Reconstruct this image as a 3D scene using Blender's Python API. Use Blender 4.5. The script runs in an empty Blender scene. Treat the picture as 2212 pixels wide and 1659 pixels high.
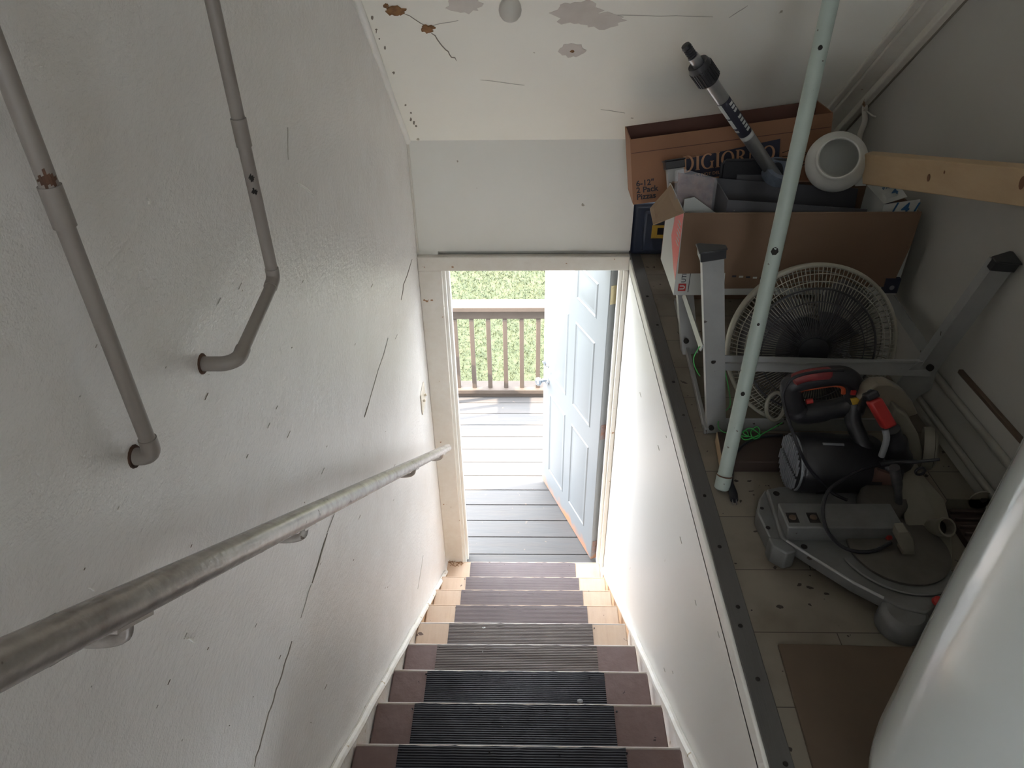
import bpy, bmesh, math, random
from mathutils import Vector, Matrix
random.seed(7)
SC = bpy.context.scene
COL = SC.collection

# ------------------------------------------------------------------ camera
# the camera stands at the head of the stair, 3.5 m above the door sill
CAM = Vector((0.0, 0.0, 3.5))
RIGHT = Vector((0.99973, 0.01895, -0.01312)).normalized()
BACK = Vector((0.02307, -0.82128, 0.57006)).normalized()
UP = BACK.cross(RIGHT).normalized()
RIGHT = UP.cross(BACK).normalized()
FPX = 1560.4
cd = bpy.data.cameras.new('camera')
cd.sensor_width = 36.0
cd.sensor_fit = 'HORIZONTAL'
cd.lens = FPX / 2212 * 36.0
cd.clip_start = 0.02
cam = bpy.data.objects.new('camera', cd)
COL.objects.link(cam)
cam.matrix_world = Matrix(((RIGHT.x, UP.x, BACK.x, CAM.x), (RIGHT.y, UP.y, BACK.y, CAM.y),
                           (RIGHT.z, UP.z, BACK.z, CAM.z), (0, 0, 0, 1)))
SC.camera = cam

# ------------------------------------------------------------------ world, sun, fill light, exposure
w = bpy.data.worlds.new('sky')
SC.world = w
w.use_nodes = True
bg = w.node_tree.nodes['Background']
bg.inputs[0].default_value = (0.88, 0.935, 1.0, 1)
bg.inputs[1].default_value = 5.7
sd = bpy.data.lights.new('sun', 'SUN')
sd.energy = 11.0
sd.angle = math.radians(0.6)
sd.color = (1.0, 0.82, 0.64)
sun = bpy.data.objects.new('sun', sd)
COL.objects.link(sun)
_el, _az = math.radians(33), math.radians(12.5)
sdir = Vector((math.cos(_el) * math.cos(_az), math.cos(_el) * math.sin(_az), -math.sin(_el)))
sun.rotation_euler = sdir.to_track_quat('-Z', 'Y').to_euler()
sun.location = (-6, -1, 7)
wd = bpy.data.lights.new('rear_fill', 'AREA')   # added fill from behind the camera, at an unseen landing opening
wd.shape = 'RECTANGLE'
wd.size, wd.size_y = 0.55, 0.55
wd.energy = 2.5
wd.color = (0.93, 0.96, 1.0)
wlo = bpy.data.objects.new('rear_fill', wd)
COL.objects.link(wlo)
wlo.location = (0.02, -2.18, 3.75)
wlo.rotation_euler = (math.radians(90), 0, 0)
SC.view_settings.view_transform = 'Standard'
SC.view_settings.look = 'None'
SC.view_settings.exposure = 1.42
SC.view_settings.gamma = 1.0
SC.view_settings.use_curve_mapping = False
SC.cycles.use_denoising = True
SC.cycles.max_bounces = 14
SC.cycles.diffuse_bounces = 9
SC.cycles.sample_clamp_indirect = 12


# ------------------------------------------------------------------ helpers
def P(px, py, x=None, y=None, z=None, D=None):
    """survey helper: the point of the place seen in the photo at (px,py) on the plane x=, y= or z="""
    v = RIGHT * (px - 1106) - UP * (py - 829.5) - BACK * FPX
    if x is not None:
        t = (x - CAM.x) / v.x
    elif y is not None:
        t = (y - CAM.y) / v.y
    elif z is not None:
        t = (z - CAM.z) / v.z
    else:
        t = D / FPX
    return CAM + v * t


CS = 0.897                     # slope of the ceiling


def cz(y):
    return 2.621 + CS * (3.047 - y)


def PC(px, py):
    v = RIGHT * (px - 1106) - UP * (py - 829.5) - BACK * FPX
    t = (cz(0) - CAM.z) / (v.z + CS * v.y)
    return CAM + v * t


class MB:
    def __init__(s):
        s.v = []; s.f = []; s.m = []

    def add(s, vs, fs, mi=0):
        b = len(s.v)
        s.v += [tuple(q) for q in vs]
        s.f += [tuple(i + b for i in f) for f in fs]
        s.m += [mi] * len(fs)
        return s

    def hexa(s, c, mi=0):
        return s.add(c, [(0, 3, 2, 1), (4, 5, 6, 7), (0, 1, 5, 4), (1, 2, 6, 5), (2, 3, 7, 6), (3, 0, 4, 7)], mi)

    def box(s, x0, x1, y0, y1, z0, z1, mi=0):
        x0, x1 = sorted((x0, x1)); y0, y1 = sorted((y0, y1)); z0, z1 = sorted((z0, z1))
        return s.hexa([(x0, y0, z0), (x1, y0, z0), (x1, y1, z0), (x0, y1, z0),
                       (x0, y0, z1), (x1, y0, z1), (x1, y1, z1), (x0, y1, z1)], mi)

    def obox(s, c, ax, ay, az, hx, hy, hz, mi=0):
        c = Vector(c)
        ax = Vector(ax).normalized(); ay = Vector(ay).normalized(); az = Vector(az).normalized()
        L = []
        for k in (-1, 1):
            for i, j in ((-1, -1), (1, -1), (1, 1), (-1, 1)):
                L.append(c + ax * hx * i + ay * hy * j + az * hz * k)
        return s.hexa(L, mi)

    def beam(s, p0, p1, w_, h_, up=(0, 0, 1), mi=0):
        """box from p0 to p1; w_ across, h_ along up"""
        p0 = Vector(p0); p1 = Vector(p1)
        d = (p1 - p0)
        a = d.normalized()
        sd_ = a.cross(Vector(up)).normalized()
        u = sd_.cross(a).normalized()
        return s.obox((p0 + p1) / 2, a, sd_, u, d.length / 2, w_ / 2, h_ / 2, mi)

    def prism(s, pts, off, mi=0):
        """polygon pts (3d) extruded by vector off"""
        off = Vector(off)
        n = len(pts)
        a = [Vector(p) for p in pts]
        b = [p + off for p in a]
        nn = Vector((0, 0, 0))
        for i in range(n):
            nn += a[i].cross(a[(i + 1) % n])
        if nn.dot(off) > 0:
            a, b = b, a
        fs = [tuple(range(n)), tuple(range(2 * n - 1, n - 1, -1))]
        for i in range(n):
            j = (i + 1) % n
            fs.append((i, i + n, j + n, j))
        return s.add(a + b, fs, mi)

    def tube(s, pts, r, n=12, closed=False, caps=True, mi=0, sq=None):
        pts = [Vector(p) for p in pts]
        N = len(pts)
        rr = r if isinstance(r, (list, tuple)) else [r] * N
        T = []
        for i in range(N):
            if closed:
                t = pts[(i + 1) % N] - pts[i - 1]
            else:
                t = pts[min(i + 1, N - 1)] - pts[max(i - 1, 0)]
            T.append(t.normalized())
        u = T[0].orthogonal().normalized()
        V = []
        for i in range(N):
            u = (u - T[i] * u.dot(T[i]))
            u = u.normalized() if u.length > 1e-6 else T[i].orthogonal().normalized()
            b = T[i].cross(u)
            for k in range(n):
                a = 2 * math.pi * k / n
                V.append(pts[i] + (u * math.cos(a) + b * math.sin(a)) * rr[i])
        F = []
        for i in range(N if closed else N - 1):
            j = (i + 1) % N
            for k in range(n):
                l = (k + 1) % n
                F.append((i * n + k, i * n + l, j * n + l, j * n + k))
        if caps and not closed:
            F.append(tuple(range(n - 1, -1, -1)))
            F.append(tuple(range((N - 1) * n, N * n)))
        return s.add(V, F, mi)

    def lathe(s, prof, o, ax, n=32, mi=0):
        """prof = [(radius, height)...] around axis ax at o"""
        o = Vector(o); ax = Vector(ax).normalized()
        u = ax.orthogonal().normalized(); b = ax.cross(u)
        V = []; F = []
        for r, h in prof:
            for k in range(n):
                a = 2 * math.pi * k / n
                V.append(o + ax * h + (u * math.cos(a) + b * math.sin(a)) * max(r, 1e-5))
        for i in range(len(prof) - 1):
            for k in range(n):
                l = (k + 1) % n
                F.append((i * n + k, i * n + l, (i + 1) * n + l, (i + 1) * n + k))
        return s.add(V, F, mi)

    def build(s, name, mats, parent=None, bevel=0, smooth=40, seg=2):
        if not isinstance(mats, (list, tuple)):
            mats = [mats]
        me = bpy.data.meshes.new(name)
        me.from_pydata(s.v, [], s.f)
        for m_ in mats:
            me.materials.append(m_)
        me.polygons.foreach_set('material_index', s.m)
        bm = bmesh.new(); bm.from_mesh(me)
        bmesh.ops.recalc_face_normals(bm, faces=bm.faces)
        bm.to_mesh(me); bm.free()
        if smooth:
            me.polygons.foreach_set('use_smooth', [True] * len(me.polygons))
            me.set_sharp_from_angle(angle=math.radians(smooth))
        o = bpy.data.objects.new(name, me)
        COL.objects.link(o)
        if parent:
            o.parent = parent
            o.matrix_parent_inverse = parent.matrix_basis.inverted()
        if bevel:
            b = o.modifiers.new('bevel', 'BEVEL')
            b.width = bevel; b.segments = seg; b.limit_method = 'ANGLE'
            b.angle_limit = math.radians(35)
            b.harden_normals = False
        return o


def tag(o, label, cat, group=None, kind=None):
    if label: o['label'] = label
    if cat: o['category'] = cat
    if group: o['group'] = group
    if kind: o['kind'] = kind
    return o


def empty(name, loc, label, cat, group=None):
    o = bpy.data.objects.new(name, None)
    o.empty_display_size = 0.05
    o.location = loc
    COL.objects.link(o)
    tag(o, label, cat, group)
    return o


def struct(o, label=None):
    o['kind'] = 'structure'
    if label: o['label'] = label
    return o


def smooth_path(pts, k=6):
    """Catmull-Rom"""
    pts = [Vector(p) for p in pts]
    out = []
    n = len(pts)
    for i in range(n - 1):
        p0 = pts[max(i - 1, 0)]; p1 = pts[i]; p2 = pts[i + 1]; p3 = pts[min(i + 2, n - 1)]
        for j in range(k):
            t = j / k
            out.append(0.5 * ((2 * p1) + (p2 - p0) * t + (2 * p0 - 5 * p1 + 4 * p2 - p3) * t * t + (3 * p1 - p0 - 3 * p2 + p3) * t ** 3))
    out.append(pts[-1])
    return out


# ------------------------------------------------------------------ materials
def nmat(name, col, rough=0.5, metal=0.0, spec=None, noise=None, bump=None, alpha=None, spots=None, trans=None, ior=None, coat=None):
    """noise=(scale, amount, colour2)  bump=(scale, strength, distance, (sx,sy,sz))  spots=[(scale, threshold, colour)]"""
    m = bpy.data.materials.new(name)
    m.use_nodes = True
    nt = m.node_tree; N = nt.nodes; L = nt.links
    b = N['Principled BSDF']
    b.inputs['Base Color'].default_value = (*col, 1)
    b.inputs['Roughness'].default_value = rough
    b.inputs['Metallic'].default_value = metal
    if spec is not None: b.inputs['Specular IOR Level'].default_value = spec
    if trans: b.inputs['Transmission Weight'].default_value = trans
    if ior: b.inputs['IOR'].default_value = ior
    if coat: b.inputs['Coat Weight'].default_value = coat; b.inputs['Coat Roughness'].default_value = 0.1
    if alpha is not None: b.inputs['Alpha'].default_value = alpha
    tc = N.new('ShaderNodeTexCoord')
    last = None
    if noise:
        for q in (noise if isinstance(noise, list) else [noise]):
            sc_, am, c2 = q[:3]
            st = q[3] if len(q) > 3 else (1, 1, 1)
            mp = N.new('ShaderNodeMapping'); mp.inputs['Scale'].default_value = st
            L.new(tc.outputs['Object'], mp.inputs[0])
            nz = N.new('ShaderNodeTexNoise'); nz.inputs['Scale'].default_value = sc_; nz.inputs['Detail'].default_value = 6
            nz.inputs['Roughness'].default_value = 0.62
            L.new(mp.outputs[0], nz.inputs['Vector'])
            rp = N.new('ShaderNodeMapRange')
            rp.inputs['From Min'].default_value = 0.35; rp.inputs['From Max'].default_value = 0.7
            rp.inputs['To Max'].default_value = am
            L.new(nz.outputs['Fac'], rp.inputs['Value'])
            mx = N.new('ShaderNodeMix'); mx.data_type = 'RGBA'
            L.new(rp.outputs[0], mx.inputs['Factor'])
            if last: L.new(last, mx.inputs['A'])
            else: mx.inputs['A'].default_value = (*col, 1)
            mx.inputs['B'].default_value = (*c2, 1)
            last = mx.outputs['Result']
    if spots:
        for q in spots:
            sc_, th, c2 = q[:3]
            st = q[3] if len(q) > 3 else (1, 1, 1)
            mp = N.new('ShaderNodeMapping'); mp.inputs['Scale'].default_value = st
            L.new(tc.outputs['Object'], mp.inputs[0])
            nz = N.new('ShaderNodeTexNoise'); nz.inputs['Scale'].default_value = sc_; nz.inputs['Detail'].default_value = 3
            L.new(mp.outputs[0], nz.inputs['Vector'])
            rp = N.new('ShaderNodeMapRange')
            rp.inputs['From Min'].default_value = th; rp.inputs['From Max'].default_value = th + 0.015
            L.new(nz.outputs['Fac'], rp.inputs['Value'])
            mx = N.new('ShaderNodeMix'); mx.data_type = 'RGBA'
            L.new(rp.outputs[0], mx.inputs['Factor'])
            if last: L.new(last, mx.inputs['A'])
            else: mx.inputs['A'].default_value = (*col, 1)
            mx.inputs['B'].default_value = (*c2, 1)
            last = mx.outputs['Result']
    if last: L.new(last, b.inputs['Base Color'])
    if bump:
        prev = None
        for q in (bump if isinstance(bump, list) else [bump]):
            sc_, st_, di = q[:3]
            s3 = q[3] if len(q) > 3 else (1, 1, 1)
            mp = N.new('ShaderNodeMapping'); mp.inputs['Scale'].default_value = s3
            if len(q) > 4: mp.inputs['Rotation'].default_value = q[4]
            L.new(tc.outputs['Object'], mp.inputs[0])
            nz = N.new('ShaderNodeTexNoise'); nz.inputs['Scale'].default_value = sc_; nz.inputs['Detail'].default_value = 4
            L.new(mp.outputs[0], nz.inputs['Vector'])
            bp = N.new('ShaderNodeBump'); bp.inputs['Strength'].default_value = st_; bp.inputs['Distance'].default_value = di
            L.new(nz.outputs['Fac'], bp.inputs['Height'])
            if prev: L.new(prev, bp.inputs['Normal'])
            prev = bp.outputs[0]
        L.new(prev, b.inputs['Normal'])
    return m


M = {}
M['wall_left'] = nmat('enamel_paint_stippled', (0.865, 0.85, 0.835), 0.26, noise=[(1.5, 0.5, (0.79, 0.77, 0.75)), (5, 0.22, (0.68, 0.62, 0.57)), (12, 0.08, (0.60, 0.55, 0.50))],
                      bump=[(120, 0.5, 0.004, (1, 0.45, 1), (0.9, 0, 0)), (330, 0.45, 0.002), (4, 0.12, 0.02)],
                      spots=[(26, 0.765, (0.30, 0.28, 0.25), (1, 1, 0.25))])
M['wall_stair'] = nmat('satin_paint_smooth', (0.83, 0.825, 0.80), 0.35, noise=(2.2, 0.3, (0.77, 0.76, 0.72)),
                       bump=[(60, 0.06, 0.002), (3, 0.12, 0.02)], spots=[(24, 0.74, (0.38, 0.34, 0.28), (1, 1, 0.3))])
M['wall_pipe'] = nmat('wall_pipe_paint_grey', (0.28, 0.27, 0.24), 0.6, noise=(9, 0.5, (0.20, 0.19, 0.16)))
M['wall_white'] = nmat('old_white_paint', (0.76, 0.755, 0.71), 0.5, noise=(3, 0.3, (0.68, 0.675, 0.62)), bump=[(50, 0.06, 0.002), (3, 0.15, 0.02)],
                       spots=[(16, 0.745, (0.36, 0.33, 0.27))])
M['ceiling'] = nmat('ceiling_paint', (0.88, 0.87, 0.80), 0.40, noise=(2.5, 0.3, (0.83, 0.81, 0.74)), bump=[(35, 0.05, 0.002), (2.5, 0.2, 0.02)],
                    spots=[(14, 0.745, (0.42, 0.38, 0.30))])
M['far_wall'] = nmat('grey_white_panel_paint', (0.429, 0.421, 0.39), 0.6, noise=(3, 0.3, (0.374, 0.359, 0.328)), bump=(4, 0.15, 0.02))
M['trim'] = nmat('trim_paint_aged', (0.68, 0.66, 0.61), 0.42, noise=[(5, 0.5, (0.60, 0.56, 0.49)), (30, 0.15, (0.45, 0.36, 0.26))],
                 bump=(40, 0.12, 0.003), spots=[(30, 0.72, (0.30, 0.17, 0.09))])
M['trim_white'] = nmat('trim_paint_white', (0.80, 0.79, 0.75), 0.4, noise=(9, 0.25, (0.62, 0.60, 0.55)), bump=(40, 0.08, 0.002), spots=[(28, 0.74, (0.4, 0.34, 0.26))])
M['skirt'] = nmat('skirting_paint_worn', (0.78, 0.76, 0.72), 0.45, noise=(14, 0.4, (0.55, 0.48, 0.36)), bump=(50, 0.4, 0.004), spots=[(22, 0.68, (0.42, 0.33, 0.20))])
M['pine'] = nmat('bare_pine', (0.62, 0.42, 0.26), 0.55, noise=[(3, 0.6, (0.50, 0.31, 0.18), (1, 12, 12)), (8, 0.4, (0.66, 0.52, 0.36))], spots=[(16, 0.70, (0.20, 0.11, 0.07))])
M['tread_paint'] = nmat('tread_brown_paint', (0.17, 0.11, 0.10), 0.6, noise=[(12, 0.5, (0.24, 0.17, 0.165))], bump=(30, 0.5, 0.004), spots=[(22, 0.70, (0.03, 0.02, 0.02))])
M['tread_bare'] = nmat('tread_bare_wood', (0.56, 0.41, 0.29), 0.6, noise=[(3, 0.5, (0.38, 0.25, 0.17), (12, 1, 1)), (10, 0.6, (0.58, 0.45, 0.35))], spots=[(20, 0.70, (0.14, 0.09, 0.07))])
M['nosing'] = nmat('nosing_worn_white', (0.62, 0.58, 0.56), 0.5, noise=(20, 0.6, (0.50, 0.40, 0.30)))


def rubber(name, col, c2, rough):
    m = nmat(name, col, rough, spec=0.22, noise=(7, 0.6, c2), spots=[(30, 0.745, (0.45, 0.45, 0.45))])
    nt = m.node_tree; N = nt.nodes; L = nt.links
    tc = N.new('ShaderNodeTexCoord'); wv = N.new('ShaderNodeTexWave')
    wv.wave_type = 'BANDS'; wv.bands_direction = 'Y'; wv.inputs['Scale'].default_value = 42
    L.new(tc.outputs['Object'], wv.inputs['Vector'])
    nz = N.new('ShaderNodeTexNoise'); nz.inputs['Scale'].default_value = 6
    L.new(tc.outputs['Object'], nz.inputs['Vector'])
    b1 = N.new('ShaderNodeBump'); b1.inputs['Strength'].default_value = 0.5; b1.inputs['Distance'].default_value = 0.02
    L.new(nz.outputs['Fac'], b1.inputs['Height'])
    bp = N.new('ShaderNodeBump'); bp.inputs['Strength'].default_value = 0.5; bp.inputs['Distance'].default_value = 0.003
    L.new(wv.outputs['Fac'], bp.inputs['Height']); L.new(b1.outputs[0], bp.inputs['Normal'])
    L.new(bp.outputs[0], N['Principled BSDF'].inputs['Normal'])
    return m


M['rubber_dark'] = rubber('rubber_black', (0.010, 0.010, 0.015), (0.017, 0.017, 0.023), 0.5)
M['rubber_mid'] = rubber('rubber_worn_lit_grey', (0.11, 0.09, 0.085), (0.15, 0.125, 0.11), 0.55)  # greyer from wear, and from door light put into the colour
M['rubber_low'] = rubber('rubber_worn_lit_brown', (0.135, 0.11, 0.115), (0.17, 0.14, 0.14), 0.6)  # lowest mats: wear plus the light of the doorway, both in the colour
M['pipe_paint'] = nmat('pipe_paint_old', (0.255, 0.225, 0.203), 0.45, noise=(12, 0.4, (0.195, 0.165, 0.146)), bump=(60, 0.2, 0.002), spots=[(20, 0.74, (0.045, 0.022, 0.015))])
M['rail_paint'] = nmat('handrail_chipped_paint', (0.36, 0.33, 0.305), 0.26, metal=0.35, noise=[(8, 0.8, (0.20, 0.165, 0.14)), (35, 0.5, (0.52, 0.49, 0.46))],
                       bump=[(90, 0.3, 0.002), (25, 0.3, 0.003)], spots=[(30, 0.69, (0.14, 0.11, 0.09), (1, 1, 1))])
M['dark'] = nmat('flat_black', (0.015, 0.012, 0.010), 0.9)  # plain black; also paints the shade inside holes and recesses
M['rust'] = nmat('rust', (0.05, 0.025, 0.016), 0.85, noise=(30, 0.8, (0.16, 0.075, 0.04)), bump=(60, 0.6, 0.004))
M['torn'] = nmat('torn_brown_paper', (0.30, 0.15, 0.06), 0.85, noise=(40, 0.8, (0.10, 0.05, 0.02)), bump=(60, 0.6, 0.004))
M['plaster'] = nmat('filler_patch', (0.62, 0.57, 0.53), 0.8, noise=(14, 0.6, (0.72, 0.69, 0.64)))
M['crack'] = nmat('crack_line', (0.22, 0.195, 0.16), 0.9)
M['crack_light'] = nmat('crack_faint', (0.46, 0.44, 0.40), 0.9)
M['edge_strip'] = nmat('edge_strip_grey', (0.104, 0.1, 0.096), 0.55, metal=0.3, noise=(10, 0.5, (0.16, 0.152, 0.144), (1, 0.2, 1)), bump=(300, 0.3, 0.001, (1, 0.05, 1)))
M['board_brown'] = nmat('board_brown', (0.091, 0.0595, 0.0385), 0.6, noise=[(3, 0.7, (0.133, 0.091, 0.0595)), (9, 0.3, (0.056, 0.042, 0.0315))])
M['black_plastic'] = nmat('black_plastic', (0.018, 0.018, 0.022), 0.38, noise=(8, 0.3, (0.05, 0.048, 0.045)))
M['black_rubber'] = nmat('black_rubber', (0.012, 0.012, 0.015), 0.45)
M['navy_plastic'] = nmat('navy_plastic', (0.025, 0.034, 0.060), 0.42, noise=(9, 0.4, (0.05, 0.06, 0.09)))
M['yellow'] = nmat('yellow_label', (0.48, 0.304, 0.04), 0.5)
M['ink'] = nmat('printing_ink', (0.018, 0.018, 0.03), 0.6)
M['ink_blue'] = nmat('blue_ink', (0.02, 0.10, 0.24), 0.6)
M['card'] = nmat('corrugated_card', (0.18, 0.111, 0.069), 0.8, noise=(4, 0.5, (0.15, 0.09, 0.057)), bump=(120, 0.15, 0.001, (1, 1, 0.05)))
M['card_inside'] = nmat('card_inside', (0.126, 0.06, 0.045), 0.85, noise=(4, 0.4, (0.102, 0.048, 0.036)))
M['card_orange'] = nmat('corrugated_card_tan', (0.294, 0.147, 0.0805), 0.75, noise=(5, 0.4, (0.252, 0.119, 0.063)), bump=(120, 0.12, 0.001, (0.05, 1, 1)))
M['card_light'] = nmat('card_flap_light', (0.3, 0.21, 0.135), 0.8, noise=(6, 0.4, (0.255, 0.173, 0.112)))
M['white_card'] = nmat('white_printed_card', (0.468, 0.484, 0.468), 0.45)
M['red_print'] = nmat('red_print', (0.72, 0.13, 0.12), 0.4)
M['navy_print'] = nmat('navy_print', (0.025, 0.028, 0.05), 0.6)
M['tan_print'] = nmat('tan_print', (0.50, 0.28, 0.16), 0.7)
M['grey_card'] = nmat('grey_carton', (0.0735, 0.0735, 0.084), 0.7, noise=(10, 0.4, (0.098, 0.0945, 0.098)), spots=[(24, 0.72, (0.315, 0.315, 0.315))])
M['clear'] = nmat('clear_plastic', (0.85, 0.85, 0.9), 0.15, alpha=0.13, spec=0.8)
M['pepper'] = nmat('printed_insert', (0.180, 0.066, 0.042), 0.5, noise=[(22, 0.9, (0.036, 0.036, 0.072)), (35, 0.6, (0.330, 0.252, 0.192))])
M['aluminium'] = nmat('aluminium_dull', (0.36, 0.365, 0.36), 0.42, metal=0.3, noise=(6, 0.4, (0.18, 0.18, 0.18)), spots=[(30, 0.72, (0.09, 0.078, 0.066))])
M['alu_bright'] = nmat('aluminium_tube', (0.44, 0.448, 0.464), 0.32, metal=0.85, noise=(14, 0.4, (0.304, 0.304, 0.32), (1, 1, 0.1)))
M['mint'] = nmat('pole_pale_green_paint', (0.357, 0.416, 0.374), 0.42, noise=(9, 0.5, (0.281, 0.323, 0.293)), bump=(40, 0.12, 0.002), spots=[(34, 0.70, (0.13, 0.12, 0.10)), (15, 0.715, (0.45, 0.33, 0.18))])
M['fan_white'] = nmat('fan_plastic_yellowed', (0.35, 0.336, 0.28), 0.45, noise=(14, 0.6, (0.252, 0.231, 0.182)))
M['fan_dusty'] = nmat('fan_wire_dusty', (0.238, 0.224, 0.189), 0.6, noise=(40, 0.8, (0.07, 0.063, 0.056)))
M['fan_black'] = nmat('fan_wire_black', (0.03, 0.03, 0.035), 0.5, noise=(30, 0.5, (0.10, 0.095, 0.09)))
M['fan_blade'] = nmat('fan_blade_grey', (0.09, 0.085, 0.09), 0.5, noise=(6, 0.5, (0.15, 0.13, 0.12)))
M['saw_grey'] = nmat('cast_alloy_grey', (0.19, 0.193, 0.193), 0.5, metal=0.35, noise=(9, 0.6, (0.09, 0.087, 0.078)), spots=[(20, 0.72, (0.054, 0.045, 0.036))])
M['saw_dusty'] = nmat('cast_alloy_dusty', (0.0975, 0.0878, 0.0748), 0.65, metal=0.1, noise=(12, 0.7, (0.0585, 0.052, 0.0423)))
M['saw_beige'] = nmat('saw_housing_dusty', (0.189, 0.175, 0.14), 0.55, noise=(8, 0.6, (0.119, 0.105, 0.0805)))
M['guard'] = nmat('guard_smoky_plastic', (0.21, 0.182, 0.14), 0.3, alpha=0.82, noise=(7, 0.6, (0.294, 0.259, 0.21)))
M['guard_brown'] = nmat('guard_brown_dusty', (0.13, 0.07, 0.055), 0.6, noise=(10, 0.6, (0.08, 0.05, 0.04)))
M['red_plastic'] = nmat('red_plastic', (0.4, 0.028, 0.024), 0.35, noise=(12, 0.3, (0.224, 0.024, 0.024)))
M['dark_red'] = nmat('red_plastic_dusty', (0.22, 0.03, 0.03), 0.5, noise=(20, 0.5, (0.12, 0.03, 0.03)))
M['orange_plastic'] = nmat('orange_trigger', (0.44, 0.072, 0.024), 0.4)
M['steel'] = nmat('steel', (0.5, 0.5, 0.5), 0.3, metal=1.0, noise=(20, 0.4, (0.25, 0.22, 0.2)))
M['vent_grey'] = nmat('vent_cap_grey', (0.22, 0.23, 0.25), 0.4)
M['cord_black'] = nmat('cord_black', (0.012, 0.012, 0.016), 0.4)
M['green'] = nmat('green_string', (0.048, 0.384, 0.08), 0.5)
M['tape_blue'] = nmat('tape_roll_slate', (0.10, 0.12, 0.16), 0.5, noise=(30, 0.6, (0.20, 0.23, 0.28)), bump=(60, 0.6, 0.004))
M['plank_dark'] = nmat('plank_dark_stained', (0.045, 0.030, 0.024), 0.6, noise=(8, 0.5, (0.07, 0.045, 0.035)))
M['lumber'] = nmat('lumber_pine', (0.45, 0.323, 0.188), 0.55, noise=[(2.5, 0.5, (0.375, 0.247, 0.135), (14, 3, 14)), (6, 0.3, (0.488, 0.375, 0.24))])
M['knot'] = nmat('knot', (0.17, 0.075, 0.035), 0.6)
M['frosted'] = nmat('frosted_glass', (0.561, 0.561, 0.527), 0.45, noise=(9, 0.4, (0.443, 0.434, 0.400)), spots=[(20, 0.73, (0.255, 0.237, 0.213))])
M['tank'] = nmat('tank_white_enamel', (0.74, 0.79, 0.78), 0.12, coat=0.6, noise=(1.5, 0.25, (0.60, 0.64, 0.64)), bump=(2.2, 0.18, 0.03), spots=[(9, 0.75, (0.4, 0.38, 0.36))])
M['bulb'] = nmat('bulb_opal', (0.60, 0.57, 0.52), 0.3)
M['porcelain'] = nmat('porcelain', (0.66, 0.66, 0.62), 0.3)
M['switch'] = nmat('switch_ivory', (0.70, 0.64, 0.54), 0.35, noise=(30, 0.3, (0.5, 0.42, 0.32)))
M['steel_blue'] = nmat('handle_satin_steel', (0.45, 0.50, 0.56), 0.25, metal=0.9)
M['brass'] = nmat('hinge_brass', (0.55, 0.48, 0.30), 0.4, metal=0.6)
M['hinge_rust'] = nmat('hinge_rusted', (0.24, 0.21, 0.22), 0.6, metal=0.3, noise=(30, 0.8, (0.28, 0.12, 0.06)))
M['rail_wood'] = nmat('railing_weathered', (0.082, 0.062, 0.050), 0.75, noise=(6, 0.6, (0.054, 0.041, 0.030), (1, 1, 0.3)), bump=(50, 0.3, 0.003))
M['exterior'] = nmat('siding', (0.55, 0.56, 0.55), 0.7)
M['roof'] = nmat('roof_shingle', (0.12, 0.12, 0.12), 0.9)


def m_door():
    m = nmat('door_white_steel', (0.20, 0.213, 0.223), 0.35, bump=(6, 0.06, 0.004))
    nt = m.node_tree; N = nt.nodes; L = nt.links
    b = N['Principled BSDF']
    tc = N.new('ShaderNodeTexCoord'); sp = N.new('ShaderNodeSeparateXYZ')
    L.new(tc.outputs['Object'], sp.inputs[0])
    nz = N.new('ShaderNodeTexNoise'); nz.inputs['Scale'].default_value = 11; nz.inputs['Detail'].default_value = 7
    L.new(tc.outputs['Object'], nz.inputs['Vector'])
    mr = N.new('ShaderNodeMapRange')   # rust creeps up from the bottom edge
    mr.inputs['From Min'].default_value = 0.0; mr.inputs['From Max'].default_value = 0.17
    mr.inputs['To Min'].default_value = 0.42; mr.inputs['To Max'].default_value = -0.25
    L.new(sp.outputs['Z'], mr.inputs['Value'])
    ad = N.new('ShaderNodeMath'); ad.operation = 'ADD'
    L.new(nz.outputs['Fac'], ad.inputs[0]); L.new(mr.outputs[0], ad.inputs[1])
    m2 = N.new('ShaderNodeMapRange'); m2.inputs['From Min'].default_value = 0.56; m2.inputs['From Max'].default_value = 0.9
    m2.inputs['To Max'].default_value = 0.85
    L.new(ad.outputs[0], m2.inputs['Value'])
    mx = N.new('ShaderNodeMix'); mx.data_type = 'RGBA'
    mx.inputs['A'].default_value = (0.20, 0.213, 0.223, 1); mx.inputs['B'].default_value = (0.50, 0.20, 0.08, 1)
    L.new(m2.outputs[0], mx.inputs['Factor']); L.new(mx.outputs['Result'], b.inputs['Base Color'])
    return m


M['door'] = m_door()


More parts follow.
